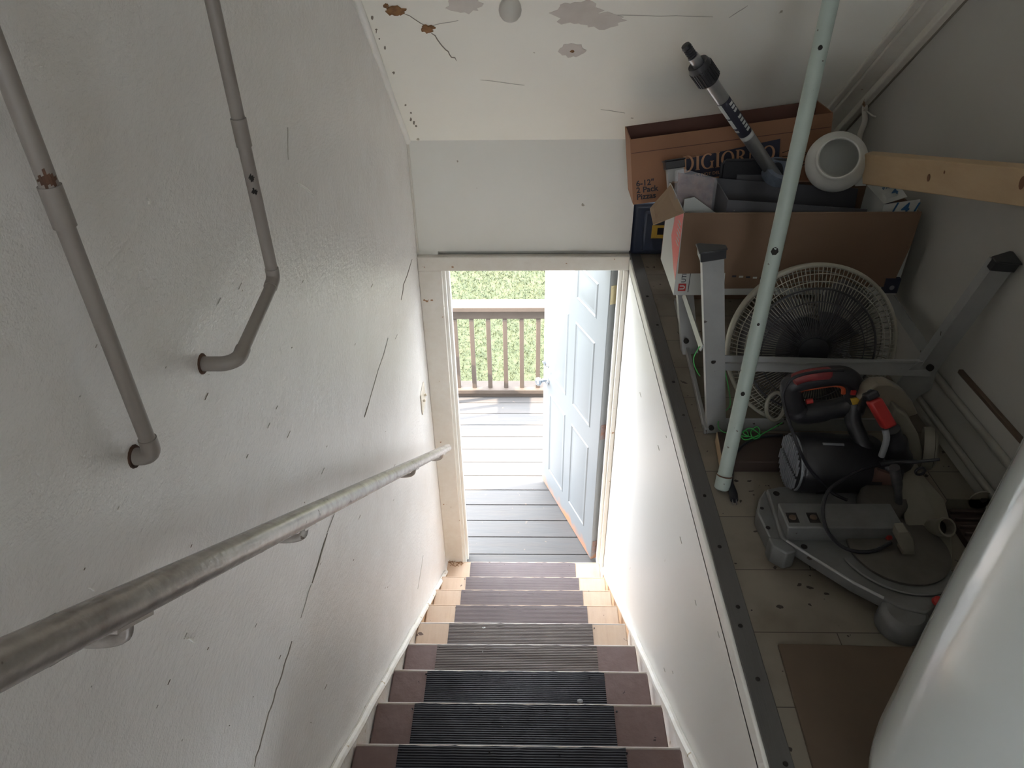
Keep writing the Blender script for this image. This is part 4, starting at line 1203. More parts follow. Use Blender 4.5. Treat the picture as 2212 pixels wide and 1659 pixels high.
# illegible white block letters on the label, and a pale band down its other side
cdir = (CAM - (pt + pd * (d0 + d1_) / 2)).normalized()
fr = (cdir - pd * cdir.dot(pd)).normalized()
sdv = pd.cross(fr)
if sdv.dot(RIGHT) < 0: sdv = -sdv
lm_ = MB()
nl = 9
for k in range(nl):
    if k == 3: continue
    t0_ = d0 + 0.012 + (d1_ - d0 - 0.02) * k / nl
    t1_ = t0_ + (d1_ - d0 - 0.02) / nl * 0.62
    for a0_, a1_ in ((22, 36), (36, 50), (50, 62)):
        V = []
        for aa, tt in ((a0_, t0_), (a1_, t0_ + .002), (a1_, t1_ + .002), (a0_, t1_)):
            rr2 = (fr * math.cos(math.radians(aa)) + sdv * math.sin(math.radians(aa)))
            V.append(pt + pd * tt + rr2 * 0.0212)
        lm_.prism(V, (fr * math.cos(math.radians(40)) + sdv * math.sin(math.radians(40))) * 0.0004)
lm_.build('lettering', M['white_card'], lbo, smooth=0)
lm_ = MB()
for t0_, t1_ in ((d0 + .002, d0 + (d1_ - d0) * .42), (d0 + (d1_ - d0) * .46, d0 + (d1_ - d0) * .72), (d0 + (d1_ - d0) * .78, d0 + (d1_ - d0) * .84)):
    for a0_, a1_ in ((-88, -70), (-70, -52), (-52, -36)):
        V = []
        for aa, tt in ((a0_, t0_), (a1_, t0_), (a1_, t1_), (a0_, t1_)):
            rr2 = (fr * math.cos(math.radians(aa)) + sdv * math.sin(math.radians(aa)))
            V.append(pt + pd * tt + rr2 * 0.0212)
        lm_.prism(V, (fr * math.cos(math.radians(-60)) + sdv * math.sin(math.radians(-60))) * 0.0004)
lm_.build('label_band', M['white_card'], lbo, smooth=0)
MB().lathe([(0.0206, d1_ + 0.003), (0.0211, d1_ + 0.004), (0.0211, d1_ + 0.016), (0.0206, d1_ + 0.017)], pt, pd, 24).build('band', M['white_card'], tp_)

# --- pale green pole
ma = P(1557, 1052, z=G + 0.0) ; ma = Vector((0.540, 1.505, G))
mt_ = P(1795, 0, D=1.70)
md = (mt_ - ma).normalized()
tl = (cz(0) - ma.z - CS * ma.y) / (md.z + CS * md.y)
mp_ = empty('metal_pole', ma, 'long pale green metal pole with paint chips leaning from the ledge up to the ceiling', 'pole')
MB().tube([ma + md * 0.012, ma + md * (tl - 0.02)], 0.0195, 24).build('shaft', M['mint'], mp_)
MB().lathe([(0, 0.004), (0.016, 0.005), (0.0215, 0.010), (0.0215, 0.045), (0.0205, 0.050), (0.0205, 0.052)], ma, md, 24).build('end_sleeve', M['mint'], mp_)
MB().lathe([(0.0218, 0.046), (0.0225, 0.048), (0.0218, 0.050)], ma, md, 24).build('wire_ring', M['rust'], mp_)
u_ = (CAM - ma); u_ = (u_ - md * u_.dot(md)).normalized()
for px, py, s in ((1673, 545, 0.010), (1785, 115, 0.006), (1648, 705, 0.004), (1619, 850, 0.006)):
    best = min((((lambda rel: (1106 + FPX * rel.dot(RIGHT) / -rel.dot(BACK) - px) ** 2 + (829.5 - FPX * rel.dot(UP) / -rel.dot(BACK) - py) ** 2)(ma + md * t - CAM)), t) for t in [i * 0.01 for i in range(0, 170)])[1]
    q = ma + md * best
    s1 = u_.cross(md)
    V = [q + u_ * math.cos(a_) * 0.0197 + s1 * math.sin(a_) * 0.0197 + md * b2 for a_, b2 in
         ((-s / .02, 0), (-s / .03, s * .8), (0, s * 1.1), (s / .03, s * .7), (s / .02, -s * .2), (s / .05, -s), (-s / .04, -s * .8))]
    MB().prism(V, u_ * 0.0006).build('paint_chip', M['dark'], mp_, smooth=0)

# --- upturned aluminium work stand (legs up, black triangular feet)
st = empty('work_stand', (0.85, 1.9, G), 'aluminium folding work stand turned upside down with black triangular feet pointing up', 'work stand')


def channel(mb, p0, p1, side, front, w_=0.056, d_=0.030, t=0.003):
    """U channel: web faces `front`, two flanges behind it"""
    p0 = Vector(p0); p1 = Vector(p1); a = (p1 - p0).normalized()
    side = Vector(side); side = (side - a * side.dot(a)).normalized()
    fr_ = Vector(front); fr_ = (fr_ - a * fr_.dot(a) - side * fr_.dot(side)).normalized()
    L_ = (p1 - p0).length / 2; c = (p0 + p1) / 2
    mb.obox(c, a, side, fr_, L_, w_ / 2, t / 2)
    for s in (-1, 1):
        mb.obox(c + side * s * (w_ / 2 - t / 2) - fr_ * (d_ / 2), a, side, fr_, L_, t / 2, d_ / 2)
    return mb


def foot(p, a, side, front, w_=0.066):
    a = Vector(a).normalized(); side = Vector(side); side = (side - a * side.dot(a)).normalized()
    fr_ = Vector(front); fr_ = (fr_ - a * fr_.dot(a) - side * fr_.dot(side)).normalized()
    tri = [Vector(p) + side * (-w_ / 2) + fr_ * 0.006, Vector(p) + side * (w_ / 2) + fr_ * 0.006, Vector(p) + side * (w_ / 2) - fr_ * 0.012, Vector(p) + side * (-w_ / 2 + .008) - fr_ * 0.042, Vector(p) + side * (-w_ / 2) - fr_ * 0.040]
    mb = MB().prism([q - a * 0.018 for q in tri], a * 0.026)
    tri2 = [Vector(p) + side * (-w_ / 2 - .003) + fr_ * 0.009, Vector(p) + side * (w_ / 2 + .003) + fr_ * 0.009, Vector(p) + side * (w_ / 2 + .003) - fr_ * 0.014, Vector(p) + side * (-w_ / 2 + .006) - fr_ * 0.046, Vector(p) + side * (-w_ / 2 - .003) - fr_ * 0.044]
    mb.prism([q + a * 0.008 for q in tri2], a * 0.005)
    return mb


FR = (0, -1, 0.25)
yA = 1.765
Ab = (P(1547, 940, y=yA) + Vector((0, 0, 0.0))); Ab.z = G + 0.001
At = P(1540, 548, y=yA - 0.03)
channel(st_ := MB(), Ab, At, (1, 0, 0), FR).build('leg', M['aluminium'], st)
foot(At, At - Ab, (1, 0, 0), FR).build('foot', M['black_plastic'], st, bevel=0.002)
Bt = P(2186, 572, y=1.69); Bb = P(1985, 830, y=1.78)
Bd = (Bb - Bt).normalized(); Bb = Bt + Bd * ((G + 0.03 - Bt.z) / Bd.z)
Bt_ = Vector((min(Bt.x, FX - 0.04), Bt.y, Bt.z))
channel(MB(), Bb, Bt_, (1, 0, 0), FR).build('leg', M['aluminium'], st)
foot(Bt_, Bt_ - Bb, (-1, 0, 0), FR).build('foot', M['black_plastic'], st, bevel=0.002)
# rear legs
Dt = P(1458, 352, y=2.46); Db = Vector((0.585, 2.22, G + 0.001))
channel(MB(), Db, Dt, (1, 0, 0), (-1, -0.6, 0.0)).build('leg', M['aluminium'], st)
foot(Dt, Dt - Db, (1, 0, 0), FR).build('foot', M['black_plastic'], st, bevel=0.002)
Et = Vector((1.19, 2.46, 2.36)); Eb = Vector((1.12, 2.22, G + 0.001))
# cross bars
ca = P(1562, 783, y=yA + 0.012); cb = P(2012, 797, y=yA + 0.0)
cbar = MB().beam(ca - Vector((0.03, 0, 0)), cb, 0.004, 0.046, up=(0, 0.25, 1)); cbar.beam(ca, cb + Vector((0, 0.01, 0.021)), 0.02, 0.003, up=(0, 0.1, 1))
cbar.build('cross_bar', M['aluminium'], st)
# gusset plate at the right joint
gq = [P(*q, y=yA - 0.002) for q in ((1985, 783), (2032, 775), (2012, 840), (1950, 878), (1925, 850), (1960, 800))]
MB().prism(gq, (0, 0.006, 0)).build('joint_plate', M['aluminium'], st, smooth=0)
# braces running back
br_l = MB().beam(P(1516, 752, y=yA), P(1477, 636, y=2.2), 0.004, 0.020, up=(0.3, 0, 1)); br_l.build('brace', M['aluminium'], st)
jr = P(2022, 790, y=yA + 0.01); er = P(1925, 632, y=2.19)
er = Vector((min(er.x, 1.2), er.y, er.z))
MB().beam(jr, er, 0.004, 0.044, up=(0, 0.2, 1)).build('brace', M['aluminium'], st)
channel(MB(), Eb, Vector((1.19, 2.46, 2.37)), (1, 0, 0), FR).build('leg', M['aluminium'], st)
# rails lying on the ledge
MB().beam(Vector((Ab.x, yA + 0.012, G + 0.024)), Vector((Bb.x - 0.02, yA + 0.012, G + 0.024)), 0.006, 0.046).build('floor_rail', M['aluminium'], st, bevel=0.001)
sA = P(1524, 938, z=G + 0.001); sD = P(1459, 655, z=G + 0.001)
MB().beam(sA + Vector((0, 0, .012)), sD + Vector((0, 0, .012)), 0.012, 0.022).build('floor_rail', M['aluminium'], st, bevel=0.001)
MB().beam(Vector((0.57, 2.21, 2.364)), Vector((1.16, 2.21, 2.364)), 0.03, 0.032).build('rear_bar', M['aluminium'], st, bevel=0.001)
MB().beam(Vector((Bb.x, yA + .02, G + 0.012)), Vector((1.13, 2.24, G + 0.012)), 0.012, 0.022).build('floor_rail', M['aluminium'], st)
for px, py, r_ in ((1541, 780, 0.0085), (1537, 925, 0.008), (2010, 795, 0.010)):
    q = P(px, py, y=yA - 0.012)
    MB().lathe([(0, 0.004), (r_ * .7, 0.0035), (r_, 0.001), (r_, -0.006)], q, (0, -1, 0.2), 16).build('rivet', M['dark'], st)
q = P(1482, 737, y=2.22)
MB().lathe([(0, 0.004), (0.009, 0.003), (0.01, -0.004)], q, (-0.6, -1, 0.1), 16).build('rivet', M['dark'], st)

# --- fan head
yfan = 1.875
up_f = Vector((-0.03, 0.27, 0.96)).normalized()
nf = Vector((0, -1, 0.0)); nf = (nf - up_f * nf.dot(up_f)).normalized()
sf_ = up_f.cross(nf).normalized()
FR_ = 0.2525
fcx = P(1750, 756, y=yfan).x
fan = empty('fan_head', (fcx, yfan, G), 'round fan head in a dusty yellowed wire guard leaning behind the work stand', 'fan')
fc = Vector((fcx, yfan, G + FR_ * 0.965 + 0.001))


def fpnt(r, a, d):
    return fc + (sf_ * math.cos(a) + up_f * math.sin(a)) * r + nf * d


def dome(r, R_, d):
    return d * (1 - (r / R_) ** 3.2)


def ringm(mb, r, d, rad_, n=72, k=6, off=0.0):
    mb.tube([fpnt(r, 2 * math.pi * i / n, d) + sf_ * off for i in range(n)], rad_, k, closed=True)


g = MB(); ringm(g, FR_ - 0.004, 0.0, 0.0065, 96, 10); g.lathe([(FR_ - 0.006, -0.022), (FR_ + 0.0, -0.022), (FR_ + 0.0, 0.004), (FR_ - 0.006, 0.004)], fc, nf, 96)
rim_o = g.build('rim', M['fan_white'], fan)
g = MB()
for k in range(120):
    a = 2 * math.pi * k / 120
    g.tube([fpnt(r, a + 0.05 * math.sin(r * 12), dome(r, FR_, 0.048)) for r in (0.12, 0.15, 0.18, 0.20, 0.225, FR_ - 0.006)], 0.00125, 4)
g.build('front_wires', M['fan_white'], fan)
g = MB()
for r, w__ in ((0.226, 0.0016), (0.205, 0.0016)):
    ringm(g, r, dome(r, FR_, 0.048) + 0.001, w__)
g.build('guard_ring', M['fan_white'], fan)
g = MB()
for k in range(110):
    a = 2 * math.pi * k / 110
    g.tube([fpnt(r, a, dome(r, FR_, 0.052) + 0.004) - sf_ * 0.012 for r in (0.045, 0.08, 0.12, 0.15, 0.186)], 0.00125, 4)
ringm(g, 0.187, dome(0.187, FR_, 0.052) + 0.004, 0.0034, off=-0.012)
ringm(g, 0.150, dome(0.150, FR_, 0.052) + 0.005, 0.0017, off=-0.012)
g.build('inner_guard', M['fan_black'], fan)
g = MB().lathe([(0, 0.062), (0.02, 0.061), (0.044, 0.057), (0.050, 0.048), (0.046, 0.044)], fc - sf_ * 0.012, nf, 32); g.build('centre_badge', M['black_rubber'], fan)
g = MB()
for k in range(80):
    a = 2 * math.pi * k / 80
    g.tube([fpnt(r, a + .03, -0.02 - dome(r, FR_, 0.062)) for r in (0.06, 0.11, 0.16, 0.21, FR_ - 0.006)], 0.0014, 4)
for r in (0.225, 0.19, 0.15, 0.11): ringm(g, r, -0.02 - dome(r, FR_, 0.062), 0.002)
g.build('rear_wires', M['fan_dusty'], fan)
g = MB().lathe([(0, 0.02), (0.03, 0.018), (0.042, 0.005), (0.042, -0.03), (0.075, -0.07), (0.07, -0.11), (0, -0.12)], fc, nf, 28); g.build('hub', M['fan_black'], fan)
for k in range(3):
    V = []; n1, n2 = 8, 6
    for i in range(n1 + 1):
        t = i / n1; r = 0.04 + t * (FR_ - 0.075)
        for j in range(n2 + 1):
            s = j / n2 - 0.5
            wdt = math.radians(34 + 50 * math.sin(math.pi * min(t * 0.95 + .05, 1) ** 0.8))
            V.append(fpnt(r, k * 2 * math.pi / 3 + 0.6 + s * wdt + t * 0.35, -0.02 + s * 0.05 * (1 - 0.3 * t)))
    Fq = [(i * (n2 + 1) + j, i * (n2 + 1) + j + 1, (i + 1) * (n2 + 1) + j + 1, (i + 1) * (n2 + 1) + j) for i in range(n1) for j in range(n2)]
    bo = MB().add(V, Fq).build('blade', M['fan_blade'], fan)
    sl = bo.modifiers.new('thick', 'SOLIDIFY'); sl.thickness = 0.002
cq = P(1675, 878, y=1.78)
MB().tube([cq + sf_ * 0.034 * math.cos(a) * 0.8 + up_f * 0.045 * math.sin(a) for a in [2 * math.pi * i / 30 for i in range(30)]], 0.006, 8, closed=True).build('base_collar', M['fan_white'], fan)

# --- dark plank under the saw
pk0 = MB().hexa([(0.556, 1.585, G), (0.86, 1.585, G), (0.86, 1.715, G), (0.570, 1.725, G), (0.556, 1.585, G + 0.038), (0.86, 1.585, G + 0.038), (0.86, 1.715, G + 0.038), (0.570, 1.725, G + 0.038)])
pko = pk0.build('plank', M['plank_dark'], None, bevel=0.002)
tag(pko, 'short dark stained plank lying under the motor of the mitre saw', 'plank')
MB().hexa([(0.5545, 1.587, G + .001), (0.557, 1.587, G + .001), (0.571, 1.723, G + .001), (0.5685, 1.723, G + .001), (0.5545, 1.587, G + 0.037), (0.557, 1.587, G + 0.037), (0.571, 1.723, G + 0.037), (0.5685, 1.723, G + 0.037)]).build('bare_end', M['lumber'], pko)

# --- mitre saw
saw = empty('mitre_saw', (0.85, 1.28, G), 'dusty grey mitre saw with black motor and red grip standing on the ledge', 'saw')


def zpoly(pix, z):
    return [P(*q, z=z) for q in pix]


# base: fence table at the left, arm to the front
zb = G + 0.062
body = [(1656, 1056), (1686, 1050), (1790, 1056), (1900, 1066), (1960, 1100), (2030, 1190), (2062, 1240), (2050, 1290), (2000, 1325), (1945, 1312), (1909, 1292), (1844, 1259), (1752, 1202), (1699, 1168), (1688, 1160), (1684, 1149)]
MB().prism(zpoly(body, zb), (0, 0, -0.034)).build('base', M['saw_grey'], saw, bevel=0.005, seg=3)
# left end: outer plate with two holes, and the corner foot
for nm_, pl_, z_, hh_ in (('end_plate', [(1640, 1077), (1654, 1056), (1684, 1149), (1690, 1168), (1662, 1160), (1636, 1105)], zb - 0.012, 0.045),
                          ('corner_foot', [(1660, 1160), (1690, 1163), (1712, 1178), (1722, 1190), (1700, 1196), (1668, 1178)], zb - 0.004, 0.057)):
    zz_ = z_
    pz_ = zpoly(pl_, zz_)
    MB().prism(pz_, (0, 0, -(zz_ - G) + 0.001)).build(nm_, M['saw_grey'], saw, bevel=0.004)
q = P(1950, 1335, z=G + 0.03)
MB().lathe([(0, 0.027), (0.040, 0.0265), (0.049, 0.018), (0.053, 0.0), (0.053, -0.029), (0, -0.029)], q + Vector((0, 0, 0)), (0, 0, 1), 32).build('foot', M['saw_grey'], saw)
q = P(1900, 1075, z=G + 0.03)
MB().lathe([(0, 0.02), (0.016, 0.018), (0.022, -0.029), (0, -0.029)], q, (0, 0, 1), 24).build('foot', M['saw_grey'], saw)
lip = [P(*q_, z=zb + 0.001) for q_ in ((1699, 1168), (1752, 1202), (1844, 1259), (1909, 1292))]
MB().tube(lip, 0.0035, 8).build('front_edge', M['aluminium'], saw)
# turntable with raised scale arc
tcn = Vector((0.90, 1.24, zb))
MB().lathe([(0.118, -0.004), (0.118, 0.006), (0.112, 0.009), (0.02, 0.009), (0, 0.009)], tcn, (0, 0, 1), 56).build('turntable', M['saw_dusty'], saw)
arcp = [Vector((tcn.x + 0.145 * math.cos(a), tcn.y + 0.145 * math.sin(a), zb + 0.004)) for a in [math.radians(t) for t in range(195, 300, 6)]]
MB().tube(arcp, 0.0035, 6).build('scale_arc', M['saw_grey'], saw)
# fence
fz0, fz1 = zb - 0.002, G + 0.108
fm = MB().prism([(0.640, 1.262, fz0), (0.928, 1.262, fz0), (0.915, 1.262, fz1), (0.632, 1.262, fz1)], (0, 0.085, 0))
fence_o = fm.build('fence', M['saw_grey'], saw, bevel=0.004)
for px, py in ((1712, 1118), (1757, 1118)):
    q = P(px, py, z=fz1 + 0.0006)
    MB().box(q.x - 0.013, q.x + 0.013, q.y - 0.017, q.y + 0.017, q.z - 0.001, q.z).build('recess', M['dark'], fence_o, smooth=0)  # flat dark plate painted for the shade of a sunk pocket
    MB().lathe([(0, 0.004), (0.008, 0.003), (0.009, 0)], q, (0, 0, 1), 12).build('bolt', M['board_brown'], fence_o)
for px, py, s in ((1677, 1066, 0.0085), (1737, 1181, 0.008), (1646, 1098, 0.005), (1659, 1140, 0.006)):
    q = P(px, py, z=zb + 0.0004 if px > 1660 else zb - 0.0115)
    MB().lathe([(0, 0.0008), (s, 0.0006), (s, 0)], q, (0, 0, 1), 14).build('bolt_hole', M['dark'], saw)  # dark disc painted for the shade in the hole
q = P(1745, 1062, z=zb + 0.0006)
MB().prism([q, q + Vector((0.035, 0.004, 0)), q + Vector((0.032, 0.022, 0)), q + Vector((0.004, 0.02, 0))], (0, 0, 0.0006)).build('sticker', M['vent_grey'], saw, smooth=0)
# pivot housing at the back of the table, beige dusty castings down the right
MB().lathe([(0, 0.05), (0.05, 0.05), (0.058, 0.04), (0.06, 0), (0, 0)], P(1900, 1100, z=zb - 0.01), (0, 0, 1), 28).build('pivot', M['saw_dusty'], saw)
hy = 1.34
hpix = [(1935, 1040), (1985, 1030), (2003, 1062), (2035, 1100), (2052, 1120), (2060, 1190), (2058, 1235), (1978, 1245), (1962, 1180), (1952, 1105)]
hp = [P(q[0], q[1], y=1.42 - (q[1] - 1030) / 210 * 0.225) for q in hpix]
MB().prism(hp, (0.01, 0.055, 0.012)).build('arm_housing', M['saw_beige'], saw, bevel=0.006, seg=3)
# blade cover: a thick half disc behind the motor
bc2 = P(1935, 985, y=1.47); rb = 0.125
axb = Vector((1, 0.12, 0)).normalized()
e1_ = Vector((0, 0, 1)); e2_ = axb.cross(e1_).normalized()


def halfdisc(r0, r1, a0, a1, n=26):
    o_ = []
    for k in range(n + 1):
        a = math.radians(a0 + (a1 - a0) * k / n); o_.append((math.cos(a), math.sin(a)))
    return o_


gx = P(1880, 950, y=1.45)
cpts = []
outer = [(1862, 872), (1872, 846), (1895, 830), (1925, 829), (1952, 842), (1972, 868), (1985, 895), (1960, 903), (1935, 880)]
MB().prism([P(*q, y=1.50) for q in outer], (0, 0.05, -0.01)).build('blade_guard', M['guard'], saw, bevel=0.006, seg=3)
cov = [(1935, 880), (1962, 898), (1985, 940), (1996, 985), (2000, 1030), (2008, 1062), (1985, 1075), (1972, 1040), (1955, 1000), (1940, 950), (1925, 915)]
MB().prism([P(*q, y=1.47) for q in cov], (0, 0.05, 0)).build('blade_cover', M['saw_beige'], saw, bevel=0.006, seg=3)
# lower guard: reddish brown sector under the motor
lg2 = [(1875, 1058), (1895, 1015), (1925, 1025), (1955, 1075), (1965, 1150), (1945, 1170), (1930, 1120), (1905, 1085)]
MB().prism([P(*q, y=1.42) for q in lg2], (0, 0.012, 0)).build('lower_guard', M['guard_brown'], saw, smooth=0)
# round gear cover right of the blade cover
dc = P(2014, 970, y=1.50)
ax2 = Vector((0.95, -0.38, 0.16)).normalized()
MB().lathe([(0, 0.012), (0.040, 0.011), (0.047, 0.006), (0.048, 0.0), (0.056, 0.0), (0.059, -0.008), (0.056, -0.025), (0, -0.025)], dc, ax2, 40).build('gear_cover', M['saw_beige'], saw)
MB().lathe([(0.0482, 0.0), (0.0482, 0.0015), (0.0525, 0.0015), (0.0525, 0.0)], dc, ax2, 40).build('gear_cover_seam', M['dark'], saw)
# dust port
dpz = P(2026, 1140, y=1.29)
ax3 = Vector((0.12, -0.62, 0.72)).normalized()
MB().lathe([(0.019, 0.034), (0.0235, 0.034), (0.0245, 0.028), (0.022, 0.02), (0.022, -0.05), (0.019, -0.05), (0.019, 0.034)], dpz, ax3, 36).build('dust_port', M['saw_beige'], saw)
MB().lathe([(0, 0.0), (0.019, 0.001)], dpz + ax3 * 0.004, ax3, 24).build('dust_port_bore', M['dark'], saw)  # black disc paints the shade inside the tube
# motor
mc0 = P(1712, 998, y=1.50); mc1 = P(1878, 1004, y=1.50)
max_ = (mc1 - mc0).normalized(); mr = 0.082
ml = (mc1 - mc0).length
MB().lathe([(0, 0.004), (mr * .93, 0.004), (mr, 0.012), (mr, ml * .5), (mr * 0.985, ml * .52), (mr * 0.985, ml), (mr * 0.9, ml + 0.012), (0, ml + 0.012)], mc0, max_, 40).build('motor', M['black_plastic'], saw)
MB().lathe([(0, -0.010), (mr * 0.70, -0.008), (mr * .93, 0.0), (mr * .96, 0.006), (mr * .96, 0.012)], mc0, max_, 40).build('motor_end_cap', M['black_plastic'], saw)
vc = MB(); vc.tube([mc0 - max_ * 0.001 + Vector((0, math.cos(t_), math.sin(t_))) * mr * .93 for t_ in [2 * math.pi * i / 40 for i in range(40)]], 0.0032, 6, closed=True)
for k in range(-6, 7):
    hh = math.sqrt(max((mr * .90) ** 2 - (k * 0.0105) ** 2, 0))
    for s0, s1 in ((-hh, -0.004), (0.004, hh)):
        if s1 - s0 > 0.008:
            zc_ = mc0 + Vector((0, k * 0.0105, (s0 + s1) / 2)) - max_ * 0.0105
            vc.obox(zc_, (0, 0, 1), (0, 1, 0), max_, (s1 - s0) / 2 - .002, 0.0021, 0.0025)
vc.build('vent_grille', M['vent_grey'], saw, smooth=0)
mq = P(1772, 950, y=1.44)
MB().obox(mc0 + max_ * 0.085 + Vector((0, -0.018, mr - 0.002)), max_, (0, 1, 0.25), (0, -.25, 1), 0.028, 0.003, 0.0025).build('motor_label', M['vent_grey'], saw, smooth=0)
MB().lathe([(0, 0.003), (0.014, 0.003), (0.016, 0.0), (0.016, -0.004)], mc0 + max_ * 0.065 + Vector((0, -mr * .86, -0.042)), (0, -1, -.5), 20).build('brush_cap', M['black_rubber'], saw)
# D handle
yH = 1.565
dout = [(1690, 832), (1705, 815), (1760, 800), (1820, 795), (1848, 805), (1868, 838), (1868, 868), (1850, 896), (1790, 908), (1725, 912), (1712, 900), (1700, 870)]
din = [(1724, 842), (1745, 836), (1800, 828), (1822, 834), (1822, 850), (1790, 862), (1745, 872), (1728, 866)]
ctr = [((dout[i][0]), (dout[i][1])) for i in range(len(dout))]
loop = []
for (ox_, oy_) in dout:
    # nearest inner outline point gives the middle of the grip
    ix_, iy_ = min(din, key=lambda q: (q[0] - ox_) ** 2 + (q[1] - oy_) ** 2)
    loop.append((((ox_ + ix_) / 2), ((oy_ + iy_) / 2)))
lp = [P(*q, y=yH + 0.0) for q in loop]
lps = smooth_path(lp + [lp[0]], 4)[:-1]
MB().tube(lps, [0.027 + 0.004 * (1 if p_.z < 2.33 else 0) for p_ in lps], 14, closed=True).build('handle', M['black_plastic'], saw)
top = [P(*q, y=yH - 0.016) for q in ((1712, 822), (1735, 813), (1765, 808), (1795, 806))]
MB().tube(smooth_path(top, 4), [0.010] + [0.0165] * 11 + [0.012], 12).build('handle_grip', M['dark_red'], saw)
inn = [P(*q, y=yH - 0.012) for q in ((1722, 868), (1720, 850), (1732, 842), (1765, 836), (1800, 831), (1820, 836), (1822, 850))]
MB().tube(smooth_path(inn, 4), 0.006, 8).build('trigger', M['orange_plastic'], saw)
q = P(1748, 868, y=yH - 0.014); MB().tube([q - Vector((.008, 0, 0)), q + Vector((.008, 0, 0.004))], 0.007, 10).build('lock_button', M['red_plastic'], saw)
q = P(1843, 848, y=yH - 0.03); MB().obox(q, (1, 0, 0), (0, 1, 0), (0, 0, 1), 0.006, 0.003, 0.006).build('switch_button', M['red_plastic'], saw)
wq = [P(*q_, y=yH - 0.03) for q_ in ((1837, 862), (1862, 858), (1860, 872), (1842, 875))]
MB().prism(wq, (0, 0.004, 0)).build('warning_label', M['yellow'], saw, smooth=0)
# neck joining handle and motor
nk = smooth_path([P(1850, 862, y=yH), P(1842, 905, y=1.54), P(1862, 955, y=1.50), P(1885, 1000, y=1.49)], 5)
MB().tube(nk, [0.030, 0.029, 0.026, 0.024, 0.022] + [0.021] * 6 + [0.026, 0.03, 0.034, 0.038, 0.04], 14).build('handle_neck', M['black_plastic'], saw)
nk = smooth_path([P(1880, 1005, y=1.49), P(1915, 1000, y=1.47), P(1955, 1005, y=1.45)], 5)
MB().tube(nk, 0.045, 16).build('gear_case', M['black_plastic'], saw)
nk = smooth_path([P(1926, 926, y=1.435), P(1936, 960, y=1.44), P(1942, 1000, y=1.45)], 5)
MB().tube(nk, [0.020] * 4 + [0.028] * 4 + [0.034] * 3, 14).build('carry_handle_post', M['black_plastic'], saw)
rg0 = P(1886, 862, y=1.44); rg1 = P(1921, 922, y=1.42)
sdg = (rg1 - rg0).normalized()
MB().obox((rg0 + rg1) / 2, sdg, Vector((1, 0, 0.6)), Vector((0, -1, 0.5)), (rg1 - rg0).length / 2, 0.016, 0.014).build('carry_grip', M['red_plastic'], saw, bevel=0.007, seg=3)
MB().obox(rg0 - sdg * 0.012, sdg, Vector((1, 0, 0.6)), Vector((0, -1, 0.5)), 0.010, 0.0155, 0.0135).build('grip_end', M['black_plastic'], saw, bevel=0.005)
MB().tube(smooth_path([P(1882, 850, y=1.45), P(1866, 868, y=1.50), P(1858, 890, y=1.555)], 4), 0.011, 10).build('grip_bridge', M['black_plastic'], saw)
nk = smooth_path([P(1912, 928, y=1.42), P(1915, 950, y=1.41), P(1904, 985, y=1.41)], 4)
MB().tube(nk, 0.008, 10).build('grip_edge', M['vent_grey'], saw)
# pivot rod, spring and ribbed bracket
MB().tube(smooth_path([P(1932, 1010, y=1.36), P(1940, 1060, y=1.36), P(1944, 1130, y=1.345)], 4), [0.013] * 4 + [0.009] * 5, 10).build('pivot_rod', M['fan_black'], saw)
yB = 1.21
rbk = [(1942, 1150), (1962, 1148), (1975, 1165), (1978, 1215), (1962, 1240), (1925, 1256), (1915, 1235), (1945, 1222), (1950, 1190), (1938, 1168)]
MB().prism([Vector((q.x, q.y, max(q.z, G + .012))) for q in [P(*r_, y=yB) for r_ in rbk]], (0, 0.03, 0)).build('ribbed_bracket', M['saw_beige'], saw, bevel=0.002)
for k in range(4):
    a = P(1945, 1200 + 8 * k, y=yB - 0.002); b = P(1922 + 4 * k, 1222 + 8 * k, y=yB - 0.002)
    a.z = max(a.z, G + .02); b.z = max(b.z, G + .008)
    MB().beam(a, b, 0.003, 0.003).build('rib', M['saw_beige'], saw)
q = P(1915, 1158, y=1.27)
MB().lathe([(0, 0.010), (0.012, 0.008), (0.0145, 0.0), (0.012, -0.008), (0.005, -0.012), (0.005, -0.034)], q, Vector((-0.9, -0.4, 0.1)), 20).build('lock_knob', M['red_plastic'], saw)
q = P(2024, 1298, z=zb + 0.012)
MB().lathe([(0, 0.008), (0.010, 0.006), (0.010, -0.004)], q, (0, -0.5, 1), 16).build('detent_knob', M['red_plastic'], saw)
# hook at the right
q = P(1988, 1018, y=1.37)
MB().tube([q + Vector((0.011 * math.cos(a), 0, 0.011 * math.sin(a))) for a in [2 * math.pi * i / 16 for i in range(16)]], 0.0035, 8, closed=True).build('ring_hook', M['cord_black'], saw)
MB().tube(smooth_path([P(2030, 992, y=1.36), P(1985, 997, y=1.37), P(1940, 998, y=1.39), P(1900, 1003, y=1.42)], 4), [0.004] * 5 + [0.006] * 4 + [0.008] * 4, 10).build('blade_wrench', M['cord_black'], saw)
